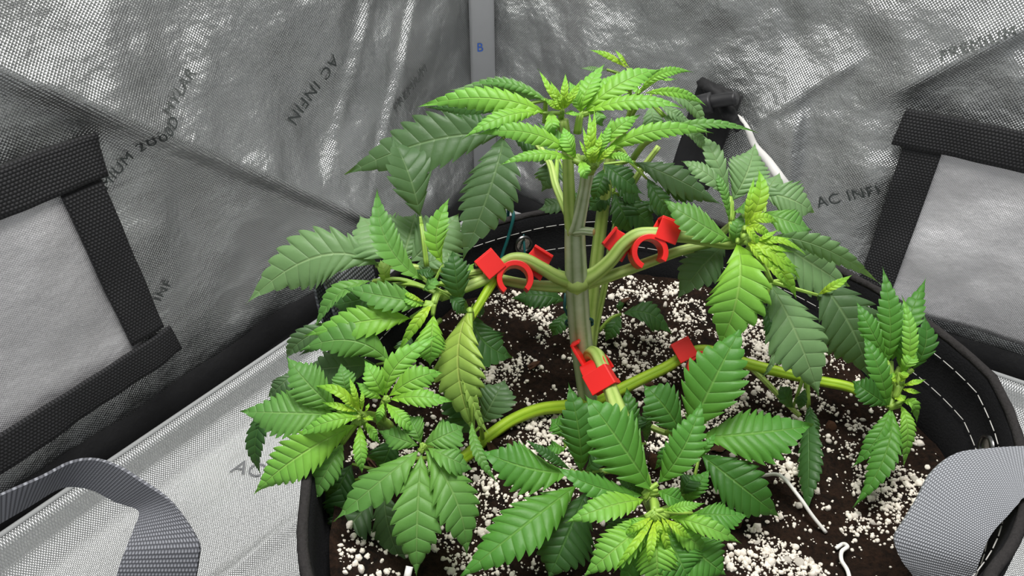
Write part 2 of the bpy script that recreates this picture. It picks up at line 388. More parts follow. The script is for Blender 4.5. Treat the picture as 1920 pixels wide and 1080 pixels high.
gs = np.concatenate([np.array([g, g + .002, g + .004, g + .008, g + .012, g + .016, g + .02, g + .024, g + .030, g + .034, g + .037, g + .041, g + .045]), np.linspace(g + .05, 1.0, 150)])
W = len(gs)
for b in gs:
    for a in gs: v.append(tray_pt(a, b)); uv.append((a, b))
for j in range(W - 1):
    for i in range(W - 1): f.append((j * W + i, (j + 1) * W + i, (j + 1) * W + i + 1, j * W + i + 1)[::-1])
mesh('tray_sheet', v, f, FOIL_FLOOR, tray, uv=uv)
tube('piping', [tray_pt(g, b) + Vector((0, 0, .001)) for b in np.linspace(1.0, g, 24)] + [tray_pt(a, g) + Vector((0, 0, .001)) for a in np.linspace(g + .03, 1.0, 24)], [.0022], PIPING, tray, seg=8, n=3)
def floor_print(txt, a, b, size):
    pa, pb = on_z(a[0], a[1], ZF + .004), on_z(b[0], b[1], ZF + .004); d = (pb - pa).normalized(); n = Vector((-d.y, d.x, 0))
    cu = bpy.data.curves.new('t', 'FONT'); cu.body = txt; cu.size = size; tmp = bpy.data.objects.new('t', cu); COL.objects.link(tmp)
    me = bpy.data.meshes.new_from_object(tmp.evaluated_get(bpy.context.evaluated_depsgraph_get())); bpy.data.objects.remove(tmp)
    for q in me.vertices:
        w = pa + d * q.co.x + n * q.co.y; r = w - KC; q.co = tray_pt(r.dot(DR), r.dot(DL)) + Vector((0, 0, .0012))
    me.materials.clear(); link('printed_lettering', me, INK_PALE, tray, smooth=False)
floor_print('AC IN', (430, 885), (490, 896), .022)

# ------------------------------------------------------------------ black flap with cord lock on the right wall
flap = empty('vent_flap', wR(.30, .1, .01)); tag(flap, 'black cloth flap with a cord lock hanging on the right foil wall behind the plant', 'flap')
fq = [uvR(1262, 330), uvR(1338, 345), uvR(1400, 175), uvR(1325, 138)]
patch('flap_cloth', wR, fq, BLACK_CLOTH, flap, .016, .006, 10, 16)
def tuft(name, pts, rad, mat, parent, seg=12):
    v, f, uv = tube_data(pts, rad, seg, 5)
    v = [q + Vector((noise.noise(q * 300), noise.noise(q * 300 + Vector((9, 0, 0))), noise.noise(q * 300 + Vector((0, 9, 0))))) * .0022 for q in v]
    return mesh(name, v, f, mat, parent, uv=uv)
def pR(x, y, off): u, z = uvR(x, y); return wR(u, z, off)
tuft('gathered_edge', [pR(1326, 144, .018), pR(1345, 150, .024), pR(1368, 166, .028), pR(1384, 190, .03)], [.004, .006, .008, .007], BLACK_CLOTH, flap)
tuft('gathered_tail', [pR(1378, 178, .03), pR(1392, 195, .034), pR(1402, 208, .034), pR(1412, 222, .032)], [.006, .007, .006, .005], BLACK_CLOTH, flap)
v, f, uv = tube_data([pR(1338, 174, .045), pR(1352, 170, .045), pR(1366, 167, .045)], [.0105], 20, 4); lock = mesh('cord_lock', v, f, BLACK_PLASTIC, flap, uv=uv)
tube('lock_plunger', [pR(1364, 166, .045), pR(1385, 163, .045), pR(1410, 160, .045)], [.0068], BLACK_PLASTIC, lock, seg=18)
tube('draw_cord', [pR(1398, 190, .036), pR(1411, 205, .03), pR(1424, 226, .026), pR(1434, 254, .022), pR(1458, 282, .02), pR(1484, 312, .02), pR(1499, 345, .018), pR(1504, 395, .016)], [.0012, .0022, .0032, .0036, .0044, .0052, .004, .002], WHITE_CORD, flap, seg=8)
tube('draw_cord', [pR(1425, 240, .024), pR(1448, 280, .02), pR(1462, 310, .018), pR(1476, 350, .016), pR(1490, 400, .016)], [.001], WHITE_CORD, flap, seg=6)

# ------------------------------------------------------------------ fabric pot
PC = Vector((.067, .255, 0)); PR = .158; RIMZ = .25; SOILZ = .2
pot = empty('fabric_pot', PC + Vector((0, 0, ZF))); tag(pot, 'round black felt grow pot with white stitching and grey handles, filled with soil', 'pot')
PA = np.radians([0, 14, 35, 60, 85, 107, 130, 150, 175, 202, 218, 240, 270, 314, 335, 350, 360]); PV = [.157, .150, .150, .156, .163, .166, .164, .158, .155, .160, .174, .180, .168, .144, .150, .155, .157]
def pot_r(a): return float(np.interp(a % (2 * math.pi), PA, PV)) + .0006 * math.sin(9 * a)
def pot_z(a): return RIMZ + .0012 * math.sin(5 * a)
def pot_p(a, dr, z): return PC + Vector((math.cos(a) * (pot_r(a) + dr), math.sin(a) * (pot_r(a) + dr), z))
NS = 120; v = []; f = []
prof = [(-.012, ZF + .006, 0), (-.004, .02, 0), (.004, .12, 0), (.003, .20, 0), (.0025, -.012, 1), (.002, -.002, 1), (0, .0005, 1), (-.0025, -.002, 1), (-.003, -.012, 1), (-.003, -.030, 1), (-.0045, -.031, 1), (-.006, SOILZ, 0), (-.01, SOILZ - .03, 0)]
for k in range(NS):
    a = 2 * math.pi * k / NS
    for dr, z, rel in prof: v.append(pot_p(a, dr + .0012 * noise.noise(Vector((a * 9, z * 60, 2))), z + (pot_z(a) if rel else 0)))
m = len(prof)
for k in range(NS):
    k2 = (k + 1) % NS
    for j in range(m - 1): f.append((k * m + j, k2 * m + j, k2 * m + j + 1, k * m + j + 1))
f.append(tuple(k * m for k in reversed(range(NS))))
body = mesh('pot_wall', v, f, FELT, pot)
# rough cut edge of the felt rim
v, f, uv = tube_data([pot_p(a, 0, pot_z(a) + .0) for a in np.linspace(0, 2 * math.pi, 73)], [.0021], 8, 2, cap=False)
v = [q + Vector((0, 0, 1)) * .0008 * noise.noise(q * 500) for q in v]; mesh('rim_edge', v, f, FELT_EDGE, pot, uv=uv)
v = []; f = []
def dash(p0, p1, r):
    t, fc, _ = tube_data([p0, p1], [r], 5, 1, off=len(v)); v.extend(t); f.extend(fc)
for row in (-.009, -.027):
    n = 118
    for k in range(n):
        a0 = 2 * math.pi * k / n; a1 = a0 + 2 * math.pi / n * .8
        if 2.9 < a0 < 4.6: continue
        dash(pot_p(a0, -.0042, pot_z(a0) + row), pot_p(a1, -.0042, pot_z(a1) + row), .00024)
st = mesh('stitching', v, f, THREAD, pot); st['kind'] = 'stuff'
def grommet(a, dz):
    c = pot_p(a, -.0045, pot_z(a) + dz); ax = Vector((-math.cos(a), -math.sin(a), 0)); tx = Vector((-math.sin(a), math.cos(a), 0)); tz = Vector((0, 0, 1))
    v = []; f = []; n = 28
    for k in range(n):
        b = 2 * math.pi * k / n; d = tx * math.cos(b) + tz * math.sin(b)
        for r, h in ((.0066, 0), (.0062, .0012), (.0053, .0016), (.0046, .0008), (.0044, -.001)): v.append(c + d * r + ax * h)
    for k in range(n):
        k2 = (k + 1) % n
        for j in range(4): f.append((k * 5 + j, k * 5 + j + 1, k2 * 5 + j + 1, k2 * 5 + j))
    g_ = mesh('grommet', v, f, simple('dark_nickel', (.12, .12, .12, 1), .3, 1.0), pot)
    v = [c + tx * (.0046 * math.cos(2 * math.pi * k / n)) + tz * (.0046 * math.sin(2 * math.pi * k / n)) + ax * .0002 for k in range(n)]
    mesh('grommet_hole', v, [tuple(range(n))], STEEL, g_, smooth=False)
def pot_angle(x, y):
    q = on_z(x, y, RIMZ - .018) - PC; return math.atan2(q.y, q.x)
grommet(pot_angle(973, 447), -.018); grommet(pot_angle(1950, 850), -.018)
# grey handles: far-left one stands behind the leaves, right one flops over the rim
ha = math.atan2(.334 - PC.y, -.105 - PC.x)
side = Vector((-math.sin(ha), math.cos(ha), 0)); outv = Vector((math.cos(ha), math.sin(ha), 0))
hb = PC + outv * (PR + .006)
strap_mesh('handle', [hb + Vector((0, 0, .06)), hb + Vector((0, 0, .16)), hb + outv * .012 + Vector((0, 0, .23)), hb + outv * .014 + Vector((0, 0, .262)), hb + outv * .008 + Vector((0, 0, .268)), hb + outv * .003 + Vector((0, 0, .23)), hb + Vector((0, 0, .12))], [side] * 7, .038, .0016, WEB_GREY, pot)
def edge_strap(name, e1, e2, thick, mat, parent=None, n=6):
    """webbing band between two edge curves"""
    a = catmull(e1, n); b = catmull(e2, n); m = len(a); v = []; f = []; uv = []; L = 0; K = 6
    for i in range(m):
        i0, i1 = max(i - 1, 0), min(i + 1, m - 1); t = ((a[i1] + b[i1]) - (a[i0] + b[i0])).normalized(); nn = t.cross(b[i] - a[i]).normalized()
        if i: L += ((a[i] + b[i]) * .5 - (a[i - 1] + b[i - 1]) * .5).length
        w = (b[i] - a[i]).length
        for lay in (.5, -.5):
            for k in range(K + 1): v.append(a[i].lerp(b[i], k / K) + nn * (thick * lay)); uv.append(((k / K - .5) * 3.8, L * 100))
    S = 2 * (K + 1)
    for i in range(m - 1):
        o = i * S
        for k in range(K):
            f.append((o + k, o + k + 1, o + S + k + 1, o + S + k)); q = o + K + 1; f.append((q + k, q + S + k, q + S + k + 1, q + k + 1))
        f.append((o, o + S, o + S + K + 1, o + K + 1)); f.append((o + K, o + 2 * K + 1, o + S + 2 * K + 1, o + S + K))
    return mesh(name, v, f, mat, parent, smooth=False, uv=uv)
edge_strap('handle',
 [pot_p(-.16, .004, .17), pot_p(-.2, .006, .215), P(2040, 840, .300), P(1920, 838, .296), P(1850, 842, .292), P(1790, 851, .288), P(1745, 886, .284), P(1718, 935, .281), P(1692, 978, .279), P(1676, 1010, .278), P(1690, 1050, .278), P(1716, 1086, .279), P(1760, 1180, .282), pot_p(-.86, -.009, .188)],
 [pot_p(-.42, .004, .17), pot_p(-.42, .006, .215), P(2040, 915, .285), P(1930, 930, .281), P(1905, 948, .279), P(1885, 970, .277), P(1866, 990, .275), P(1851, 1012, .273), P(1840, 1038, .272), P(1832, 1060, .272), P(1827, 1082, .273), P(1826, 1120, .274), P(1850, 1190, .277), pot_p(-.72, -.009, .188)], .0016, WEB_GREY_FINE, pot)
# loose strap at the left front
def c4(x, y, d): return P(x / 3.2, 820 + y / 3.2, d)
def down(p, dx, dy): return Vector((p.x + dx, p.y + dy, ZF + .004))
sl = edge_strap('carrying_strap',
 [down(c4(-300, 520, .40), -.05, -.01), c4(-300, 520, .40), c4(-120, 410, .405), c4(0, 345, .412), c4(250, 235, .42), c4(420, 150, .424), c4(560, 130, .422), c4(700, 170, .416), c4(862, 268, .406), c4(1010, 370, .398), c4(1120, 500, .390), c4(1195, 635, .384), c4(1192, 730, .384), c4(1178, 840, .386), c4(1150, 1000, .394), c4(1120, 1250, .42), down(c4(1120, 1250, .42), 0, -.02)],
 [down(c4(-300, 700, .41), -.05, -.045), c4(-300, 700, .41), c4(-120, 590, .415), c4(0, 512, .422), c4(170, 412, .432), c4(330, 315, .438), c4(430, 292, .44), c4(560, 314, .436), c4(700, 385, .428), c4(838, 440, .414), c4(805, 560, .398), c4(765, 660, .390), c4(732, 740, .388), c4(700, 840, .388), c4(660, 1000, .396), c4(620, 1250, .42), down(c4(620, 1250, .42), 0, -.02)], .0018, WEB_GREY)
tag(sl, 'loose grey webbing strap looping up at the lower left above the silver tray', 'strap')

# ------------------------------------------------------------------ soil and perlite
m, nt, bs = nodes('dark_potting_soil'); tc = N(nt, 'ShaderNodeTexCoord')
h1 = noise_tex(nt, tc.outputs['Object'], 45, 6, .7); h2 = noise_tex(nt, tc.outputs['Object'], 420, 5, .7)
cr = N(nt, 'ShaderNodeValToRGB'); cr.color_ramp.elements[0].color = lin((12, 9, 7)); cr.color_ramp.elements[1].color = lin((66, 46, 34)); cr.color_ramp.elements[0].position = .38; cr.color_ramp.elements[1].position = .78
nt.links.new(M(nt, 'ADD', M(nt, 'MULTIPLY', h1, .5), M(nt, 'MULTIPLY', h2, .5)), cr.inputs[0]); nt.links.new(cr.outputs[0], bs.inputs['Base Color'])
bs.inputs['Roughness'].default_value = .95; bs.inputs['Specular IOR Level'].default_value = .15
bump(nt, bs, M(nt, 'ADD', M(nt, 'MULTIPLY', h1, 1.0), h2), .9, .004); SOIL = m
def soil_z(x, y):
    r = math.hypot(x - PC.x, y - PC.y)
    return SOILZ + .006 * noise.noise(Vector((x * 22, y * 22, 0))) + .0035 * noise.noise(Vector((x * 60, y * 60, 5))) + .0014 * noise.noise(Vector((x * 190, y * 190, 8))) + .004 * (r / PR) ** 3 + .028 * max(0, min(1, (r / PR - .62) / .38)) ** 2 * math.exp(-((math.atan2(y - PC.y, PC.x - x) + .45) / .55) ** 2)
v = []; f = []; nr, na = 74, 200
for i in range(nr + 1):
    for k in range(na):
        a = 2 * math.pi * k / na; r = (pot_r(a) - .0075) * i / nr; x, y = PC.x + r * math.cos(a), PC.y + r * math.sin(a); v.append(Vector((x, y, soil_z(x, y))))
for i in range(nr):
    for k in range(na):
        k2 = (k + 1) % na; f.append((i * na + k, (i + 1) * na + k, (i + 1) * na + k2, i * na + k2))
soil = mesh('potting_soil', v, f, SOIL); tag(soil, 'dark brown potting soil scattered with white perlite inside the felt pot', 'soil', kind='stuff')
PERL = simple('white_perlite', lin((232, 224, 212)), .85, nscale=700, nstr=.7, ndist=.0008, var=.12)
BARK = simple('brown_bark', lin((92, 58, 34)), .9, nscale=500, nstr=.8, ndist=.001, var=.5)
def ico(sub):
    bm = bmesh.new(); bmesh.ops.create_icosphere(bm, subdivisions=sub, radius=1); bm.verts.ensure_lookup_table()
    V = np.array([q.co[:] for q in bm.verts]); F = np.array([[x.index for x in q.verts] for q in bm.faces]); bm.free(); return V, F
V1, F1 = ico(1); V2, F2 = ico(2)
def density(x, y): return .5 + .5 * noise.noise(Vector((x * 30, y * 30, 11))) + .35 * noise.noise(Vector((x * 80, y * 80, 3)))
def lumpy(V, r):
    s = rng.uniform(.65, 1.25, 3) * r; q = V * (1 + rng.normal(0, .13, (len(V), 1))) * s
    a, b = rng.uniform(0, 6.28, 2); ca, sa = math.cos(a), math.sin(a); cb, sb = math.cos(b), math.sin(b)
    q = q @ np.array([[ca, -sa, 0], [sa, ca, 0], [0, 0, 1]]) @ np.array([[1, 0, 0], [0, cb, -sb], [0, sb, cb]]); return q
AV, AF, off = [], [], 0; cnt = 0
while cnt < 15000:
    a = rng.uniform(0, 6.283); r = (pot_r(a) - .011) * math.sqrt(rng.uniform()); x, y = PC.x + r * math.cos(a), PC.y + r * math.sin(a)
    if y < .09: continue
    dn = density(x, y)
    if rng.uniform() > max(.045, (dn - .36) * 2.6): continue
    rad = float(np.clip(rng.lognormal(-7.5, .5), .00025, .0018))
    big = rad > .0011; V, F = (V2, F2) if rad > .001 else (V1, F1)
    V = lumpy(V, rad) + np.array([x, y, soil_z(x, y) + rad * .35]); AV.append(V); AF.append(F + off); off += len(V); cnt += 1
AV = np.concatenate(AV); AF = np.concatenate(AF)
me = bpy.data.meshes.new('perlite_grains'); me.vertices.add(len(AV)); me.vertices.foreach_set('co', AV.ravel())
me.loops.add(AF.size); me.loops.foreach_set('vertex_index', AF.ravel().astype(np.int32)); me.polygons.add(len(AF))
me.polygons.foreach_set('loop_start', np.arange(0, AF.size, 3, dtype=np.int32)); me.update(calc_edges=True); me.validate()
pg = link('perlite_grains', me, PERL, soil); pg['kind'] = 'stuff'
nug = []
for i in range(6):
    q = lumpy(V2, 1.0); nug.append(q)
nmesh = []
for q in nug:
    me = bpy.data.meshes.new('perlite_nugget'); me.from_pydata([tuple(a) for a in q], [], [tuple(int(b) for b in a) for a in F2]); me.materials.append(PERL)
    me.polygons.foreach_set('use_smooth', [True] * len(me.polygons)); nmesh.append(me)
bmesh_ = []
for q in nug[:3]:
    me = bpy.data.meshes.new('bark_chip'); me.from_pydata([tuple(a) for a in q * np.array([1, .7, .5])], [], [tuple(int(b) for b in a) for a in F2]); me.materials.append(BARK); bmesh_.append(me)
k = 0
while k < 190:
    a = rng.uniform(0, 6.283); r = (pot_r(a) - .013) * math.sqrt(rng.uniform()); x, y = PC.x + r * math.cos(a), PC.y + r * math.sin(a)
    if y < .10 or density(x, y) < .3: continue
    bark = k % 9 == 0; s = rng.uniform(.003, .0055) if bark else rng.uniform(.0011, .0021)
    o = bpy.data.objects.new('bark_chip' if bark else 'perlite_nugget', (bmesh_[k % 3] if bark else nmesh[k % 6])); COL.objects.link(o)
    o.parent = soil; o.location = (x, y, soil_z(x, y) + s * .3); o.scale = (s, s, s * .8); o.rotation_euler = tuple(rng.uniform(0, 6.28, 3)); k += 1

# ------------------------------------------------------------------ plant
plant = empty('cannabis_plant', P(1105, 750, .402)); tag(plant, 'bushy green cannabis plant with serrated fan leaves growing in the felt pot', 'plant')
CROP = {'A': (780, 90, 4.319), 'B': (1040, 90, 4.32), 'C': (460, 340, 3.0), 'D': (1220, 260, 3.6), 'E': (1380, 480, 2.25), 'F': (450, 620, 3.176),
        'G': (900, 720, 3.0), 'H': (860, 330, 2.5125), 'I': (640, 80, 2.348), 'J': (440, 540, 2.0), 'T': (1080, 80, 2.7), 'X': (0, 0, 1.0)}
def px(c, x, y): ox, oy, s = CROP[c]; return ox + x / s, oy + y / s
VCOL = [-1, -.76, -.48, -.2, 0, .2, .48, .76, 1]
def leaflet(parent, b, mid, t, width, mat, nteeth, fold_=.12, roll=0.0, deep=.21):
    """one serrated leaflet: quadratic centre line b-mid-t, real width, teeth and quilting between the side veins"""
    ctl = mid * 2 - (b + t) * .5
    def cp(s): return b * (1 - s) ** 2 + ctl * (2 * s * (1 - s)) + t * s * s
    def ct(s): return ((ctl - b) * (1 - s) + (t - ctl) * s)
    L = sum((cp((i + 1) / 12) - cp(i / 12)).length for i in range(12))
    phases = (.03, .15, .4, .7, .95)
    ss = [0.0] + [(j + q) / nteeth for j in range(nteeth) for q in phases] + [1.0]
    v = []; uv = []; uv2 = []; hw = width * .5; W = len(VCOL); ph0 = random.uniform(0, 6)
    wav = random.uniform(.05, .16) * hw; twist = random.uniform(-22, 22); alt = random.uniform(.2, .6) / nteeth
    tj = [[random.uniform(.7, 1.25) for _ in range(nteeth + 1)] for _ in range(2)]
    for s in ss:
        c = cp(s); T = ct(s)
        if T.length < 1e-9: T = t - b
        T.normalize(); nn = (CAM - c).normalized() * .8 + Vector((0, 0, .42)); nn = Matrix.Rotation(R(roll + twist * (s - .4)), 3, T) @ nn
        nn = (nn - T * nn.dot(T)).normalized(); S = T.cross(nn)
        w = hw * (s ** 1.1 * (1 - s) ** 1.55) / (.415 ** 1.1 * .585 ** 1.55); w = max(w, hw * .03 * (1 - s))
        ph = (s * nteeth) % 1.0; ti = min(nteeth, int(s * nteeth))
        pil = math.sin(math.pi * ph)
        for vv in VCOL:
            av = abs(vv); sd = 1 if vv > 0 else 0
            notch = deep * tj[sd][ti] * (1 - ph) ** 1.7 * min(1, (1 - s) * 5) if s not in (0.0, 1.0) else 0
            k = 1 - notch * av ** 3
            sh = .66 * av * w * k * (1 - .7 * s) + (alt * L * av * math.sin(math.pi * s) if sd else 0)
            z = fold_ * av * w + .03 * hw * pil * math.sin(math.pi * min(1, av * 1.05)) * (1 - s) + wav * av * av * math.sin(s * 8 + ph0 + 1.3 * sd) - .2 * w * av ** 3
            v.append(c + T * sh + S * (vv * w * k) + nn * z); uv.append((s * nteeth, vv)); uv2.append((s, av))
    f = []
    for i in range(len(ss) - 1):
        for j in range(W - 1): f.append((i * W + j, i * W + j + 1, (i + 1) * W + j + 1, (i + 1) * W + j))
    return mesh('leaflet', v, f, LM[mat], parent, uv=uv, uv2=uv2)
LEAFN = 0
def leaf(crop, node, depth, lfs, mat='mid', root=None, prad=.0011, pmat=None, kind='leaf'):
    """compound leaf. node=(x,y) crop px; lfs: dicts/tuples (bx,by,tx,ty,w[,opts]) in crop px; root=(x,y,depth) in photo px where the stalk meets the branch"""
    global LEAFN; LEAFN += 1
    nd = P(*px(crop, *node), depth); sc = CROP[crop][2]
    rt = P(*root) if root else nd + Vector((0, .004, -.012))
    tv, tf = [], []
    def add(pts, rad):
        a, b, c = tube_data(pts, rad, 7, 4, off=len(tv)); tv.extend(a); tf.extend(b)
    mid = (rt + nd) * .5 + Vector((0, 0, .002)) if not root else (rt + nd) * .5 + Vector((0, 0, .003))
    add([rt, mid, nd], [prad * 1.15, prad, prad * .9])
    specs = []
    for q in lfs:
        bx, by, tx, ty, w = q[:5]; o = q[5] if len(q) > 5 else {}
        db = depth + o.get('db', 0); dt = depth + o.get('dt', 0); dm = depth + o.get('dm', (o.get('db', 0) + o.get('dt', 0)) * .5 - o.get('arch', .006))
        b = P(*px(crop, bx, by), db); t = P(*px(crop, tx, ty), dt)
        mx, my = o.get('via', ((bx + tx) / 2, (by + ty) / 2)); m_ = P(*px(crop, mx, my), dm)
        if (b - nd).length > .002: add([nd, b], [prad * .8, prad * .55])
        wm = w / sc / FPX * (db + dt) * .5
        L = (t - b).length
        roll = o.get('roll', random.uniform(-16, 16))
        T = (t - b).normalized(); wm /= max(.5, math.cos(R(roll)))
        ratio = L / max(wm, 1e-5)
        nt_ = o.get('n', int(max(4, min(13, round(4.0 + ratio * 1.7)))))
        if o.get('m', mat) == 'young': nt_ = min(nt_, 8)
        specs.append((b, m_, t, wm * ((1.2 if crop != 'E' else 1.12) if wm > .012 else 1.05) * (.85 if o.get('m', mat) == 'young' else 1), o.get('m', mat), nt_, o.get('fold', random.uniform(-.05, .22)), roll))
    uvp = [((i % 7) / 7, 0) for i in range(len(tv))]
    part = mesh(kind, tv, tf, pmat or PETIOLE, plant, uv=uvp)
    for s in specs: leaflet(part, s[0], s[1], s[2], s[3], s[4], s[5], s[6], s[7], .15 if s[4] == 'young' else .255)
    return part
def branch(name, pts, rad, mat=STEM, seg=14, rib=.05, ribs=6, n=7):
    return tube(name, [P(*q) for q in pts], rad, mat, plant, seg=seg, n=n, rib=rib, ribs=ribs)
# --- stems
branch('main_stem', [(1110, 775, .408), (1098, 700, .391), (1087, 620, .376), (1081, 540, .361), (1078, 470, .348), (1077, 425, .340)], [.0062, .0057, .0056, .0055, .0050, .0046], STEM_MAIN, seg=28, rib=.06, ribs=7, n=10)
branch('stem_node', [(1048, 533, .3605), (1066, 532, .360), (1080, 531, .3585), (1097, 530, .360), (1112, 531, .3605)], [.0015, .0042, .0062, .0042, .0015], STEM, seg=14, rib=0)
branch('branch', [(1077, 432, .341), (1069, 395, .333), (1066, 340, .322), (1064, 290, .314), (1057, 225, .305)], [.0044, .0030, .0026, .0024, .0020], STEM, seg=16)
branch('branch', [(1078, 432, .340), (1088, 395, .331), (1097, 350, .321), (1101, 325, .314), (1106, 300, .309)], [.0042, .0032, .0027, .0030, .0022], STEM_MAIN, seg=16)
branch('petiole', [(1068, 408, .336), (1055, 380, .338), (1042, 348, .342), (1030, 305, .35), (1000, 260, .358)], [.0022, .0019, .0018, .0015], STEM)
branch('cut_stub', [(1078, 434, .338), (1094, 433, .335), (1113, 435, .333)], [.0022, .0019, .0019], STEM_MAIN, seg=14)
branch('branch', [(1078, 528, .360), (1045, 519, .356), (1015, 502, .352), (985, 487, .350), (958, 487, .350), (935, 503, .350), (912, 522, .349), (870, 540, .345), (826, 556, .340)], [.0042, .0034, .0031, .0031, .0031, .0030, .0028, .0026, .0026], STEM, seg=18)
branch('petiole', [(1080, 538, .361), (1030, 537, .362), (980, 532, .363), (920, 520, .364), (860, 512, .366), (760, 500, .368), (705, 497, .37)], [.0030, .0026, .0024, .0020, .0016], STEM)
branch('petiole', [(905, 508, .352), (870, 515, .352), (840, 522, .352)], [.0016, .0013], STEM)
branch('branch', [(1090, 528, .360), (1118, 512, .357), (1145, 488, .354), (1168, 460, .352), (1195, 441, .350), (1230, 438, .350), (1268, 442, .350), (1310, 446, .350), (1365, 456, .350), (1392, 450, .347)], [.0045, .0036, .0033, .0033, .0033, .0031, .003, .0034, .003, .0026], STEM, seg=18)
branch('petiole', [(1092, 534, .361), (1150, 515, .361), (1210, 494, .361), (1270, 472, .361), (1330, 455, .36), (1372, 420, .358)], [.0032, .0027, .0025, .0024, .0016], STEM)
branch('branch', [(1100, 665, .424), (1106, 600, .418), (1117, 500, .404), (1127, 420, .394), (1138, 340, .384), (1150, 280, .376), (1185, 215, .36)], [.0040, .0036, .0034, .0032, .0028, .002], STEM, seg=14)
branch('branch', [(1112, 650, .43), (1120, 600, .426), (1135, 530, .418), (1148, 450, .41), (1170, 380, .40), (1195, 330, .39), (1235, 275, .38)], [.0022, .002, .002, .0018, .0015], STEM, seg=10)
branch('branch', [(1100, 758, .398), (1060, 762, .394), (1010, 768, .388), (960, 788, .380), (917, 818, .372), (880, 850, .36), (840, 880, .345)], [.0040, .0034, .0032, .0031, .0031, .003, .0025], STEM_LIME, seg=16)
branch('branch', [(1103, 690, .384), (1108, 664, .374), (1120, 668, .366), (1134, 700, .357), (1148, 740, .347), (1164, 785, .336), (1178, 830, .326), (1195, 890, .310), (1222, 955, .291)], [.0038, .0036, .0036, .0034, .0035, .0042, .0034, .0028, .002], STEM, seg=18)
branch('branch', [(1110, 752, .400), (1150, 737, .397), (1200, 712, .396), (1250, 688, .395), (1290, 663, .393), (1325, 657, .391), (1360, 668, .389), (1400, 682, .386), (1460, 697, .381), (1530, 713, .374), (1590, 725, .366), (1640, 745, .358), (1672, 738, .350)], [.0040, .0034, .0030, .0029, .0029, .0029, .0029, .0030, .0028, .0026, .0025, .0024, .0022], STEM_LIME, seg=16)
branch('petiole', [(1405, 686, .386), (1435, 715, .382), (1470, 752, .378), (1500, 780, .372)], [.0016, .0014, .0012], STEM)
branch('petiole', [(1150, 752, .355), (1200, 790, .352), (1250, 812, .342), (1283, 814, .335)], [.0018, .0014, .0013], STEM)
branch('petiole', [(928, 522, .350), (908, 555, .347), (890, 585, .344), (880, 600, .342)], [.0024, .002, .0018], STEM_LIME)

tube('cut_face', [P(1112.5, 435, .3331), P(1114, 435, .3329)], [.0016, .0014], BARK_TAN, plant, seg=12, n=1)
# --- top of the plant (first growing tip)
a = {'arch': .010}
leaf('A', (1170, 530), .304, [
 (1050, 530, 0, 482, 205, {'via': (560, 405), 'dt': .004}), (1000, 525, 372, 738, 150, {'via': (700, 560), 'dt': -.012}),
 (1090, 520, 1112, 695, 125, {'dt': -.006, 'n': 5}), (1200, 525, 1345, 532, 40, {'n': 5})], 'bright')
leaf('A', (1050, 420), .318, [(1050, 410, 245, 345, 190, {'via': (690, 330), 'dt': .012, 'm': 'dusk'}), (1060, 440, 400, 300, 80, {'dt': .006, 'm': 'mid', 'via': (760, 290)}), (700, 500, 75, 482, 95, {'dt': .012, 'm': 'deep'})], 'mid')
leaf('A', (1185, 505), .303, [(1180, 500, 986, 168, 62), (1185, 500, 1046, 245, 48), (1190, 500, 1084, 260, 62), (1195, 500, 1210, 203, 74), (1210, 490, 1340, 250, 62, {'via': (1270, 380)}), (1195, 500, 1290, 300, 60), (1185, 505, 1100, 380, 50), (1180, 505, 1030, 400, 60), (1190, 500, 1150, 330, 40)], 'young')
leaf('B', (215, 545), .306, [
 (215, 525, 405, 132, 170, {'via': (270, 320), 'dt': .008}), (235, 515, 875, 172, 195, {'via': (560, 275), 'dt': .006}), (250, 520, 1042, 490, 150, {'via': (660, 425), 'dt': -.008}),
 (235, 500, 640, 180, 120, {'via': (420, 290), 'dt': .012}), (355, 500, 392, 634, 95, {'m': 'mid', 'n': 5}), (215, 520, 120, 270, 110, {'dt': .006}), (205, 540, 90, 515, 40, {'n': 5})], 'bright', root=(1082, 250, .309), prad=.0016)
leaf('B', (600, 230), .335, [(590, 165, 275, 16, 60, {'via': (440, 65)}), (610, 165, 484, 8, 42), (420, 175, 200, 160, 45, {'m': 'dusk'})], 'young', root=(1180, 210, .36))
leaf('B', (690, 350), .328, [(690, 345, 1126, 196, 85, {'via': (890, 200)}), (840, 250, 992, 252, 30, {'n': 5}), (720, 368, 1232, 472, 80, {'via': (1010, 365)}), (700, 350, 640, 300, 80)], 'bright', root=(1176, 225, .345))
leaf('B', (760, 420), .345, [(800, 340, 1235, 720, 120, {'via': (1090, 440), 'm': 'dusk'}), (780, 470, 815, 690, 175, {'n': 7}), (860, 470, 1120, 610, 95), (880, 560, 1080, 600, 130, {'n': 6}), (1040, 690, 1215, 850, 95, {'via': (1160, 730)})], 'dusk', root=(1185, 215, .36))
leaf('B', (830, 720), .34, [(830, 690, 1645, 690, 85, {'via': (1250, 610)}), (820, 720, 825, 745, 30, {'n': 4})], 'mid', root=(1185, 300, .385), prad=.0016)
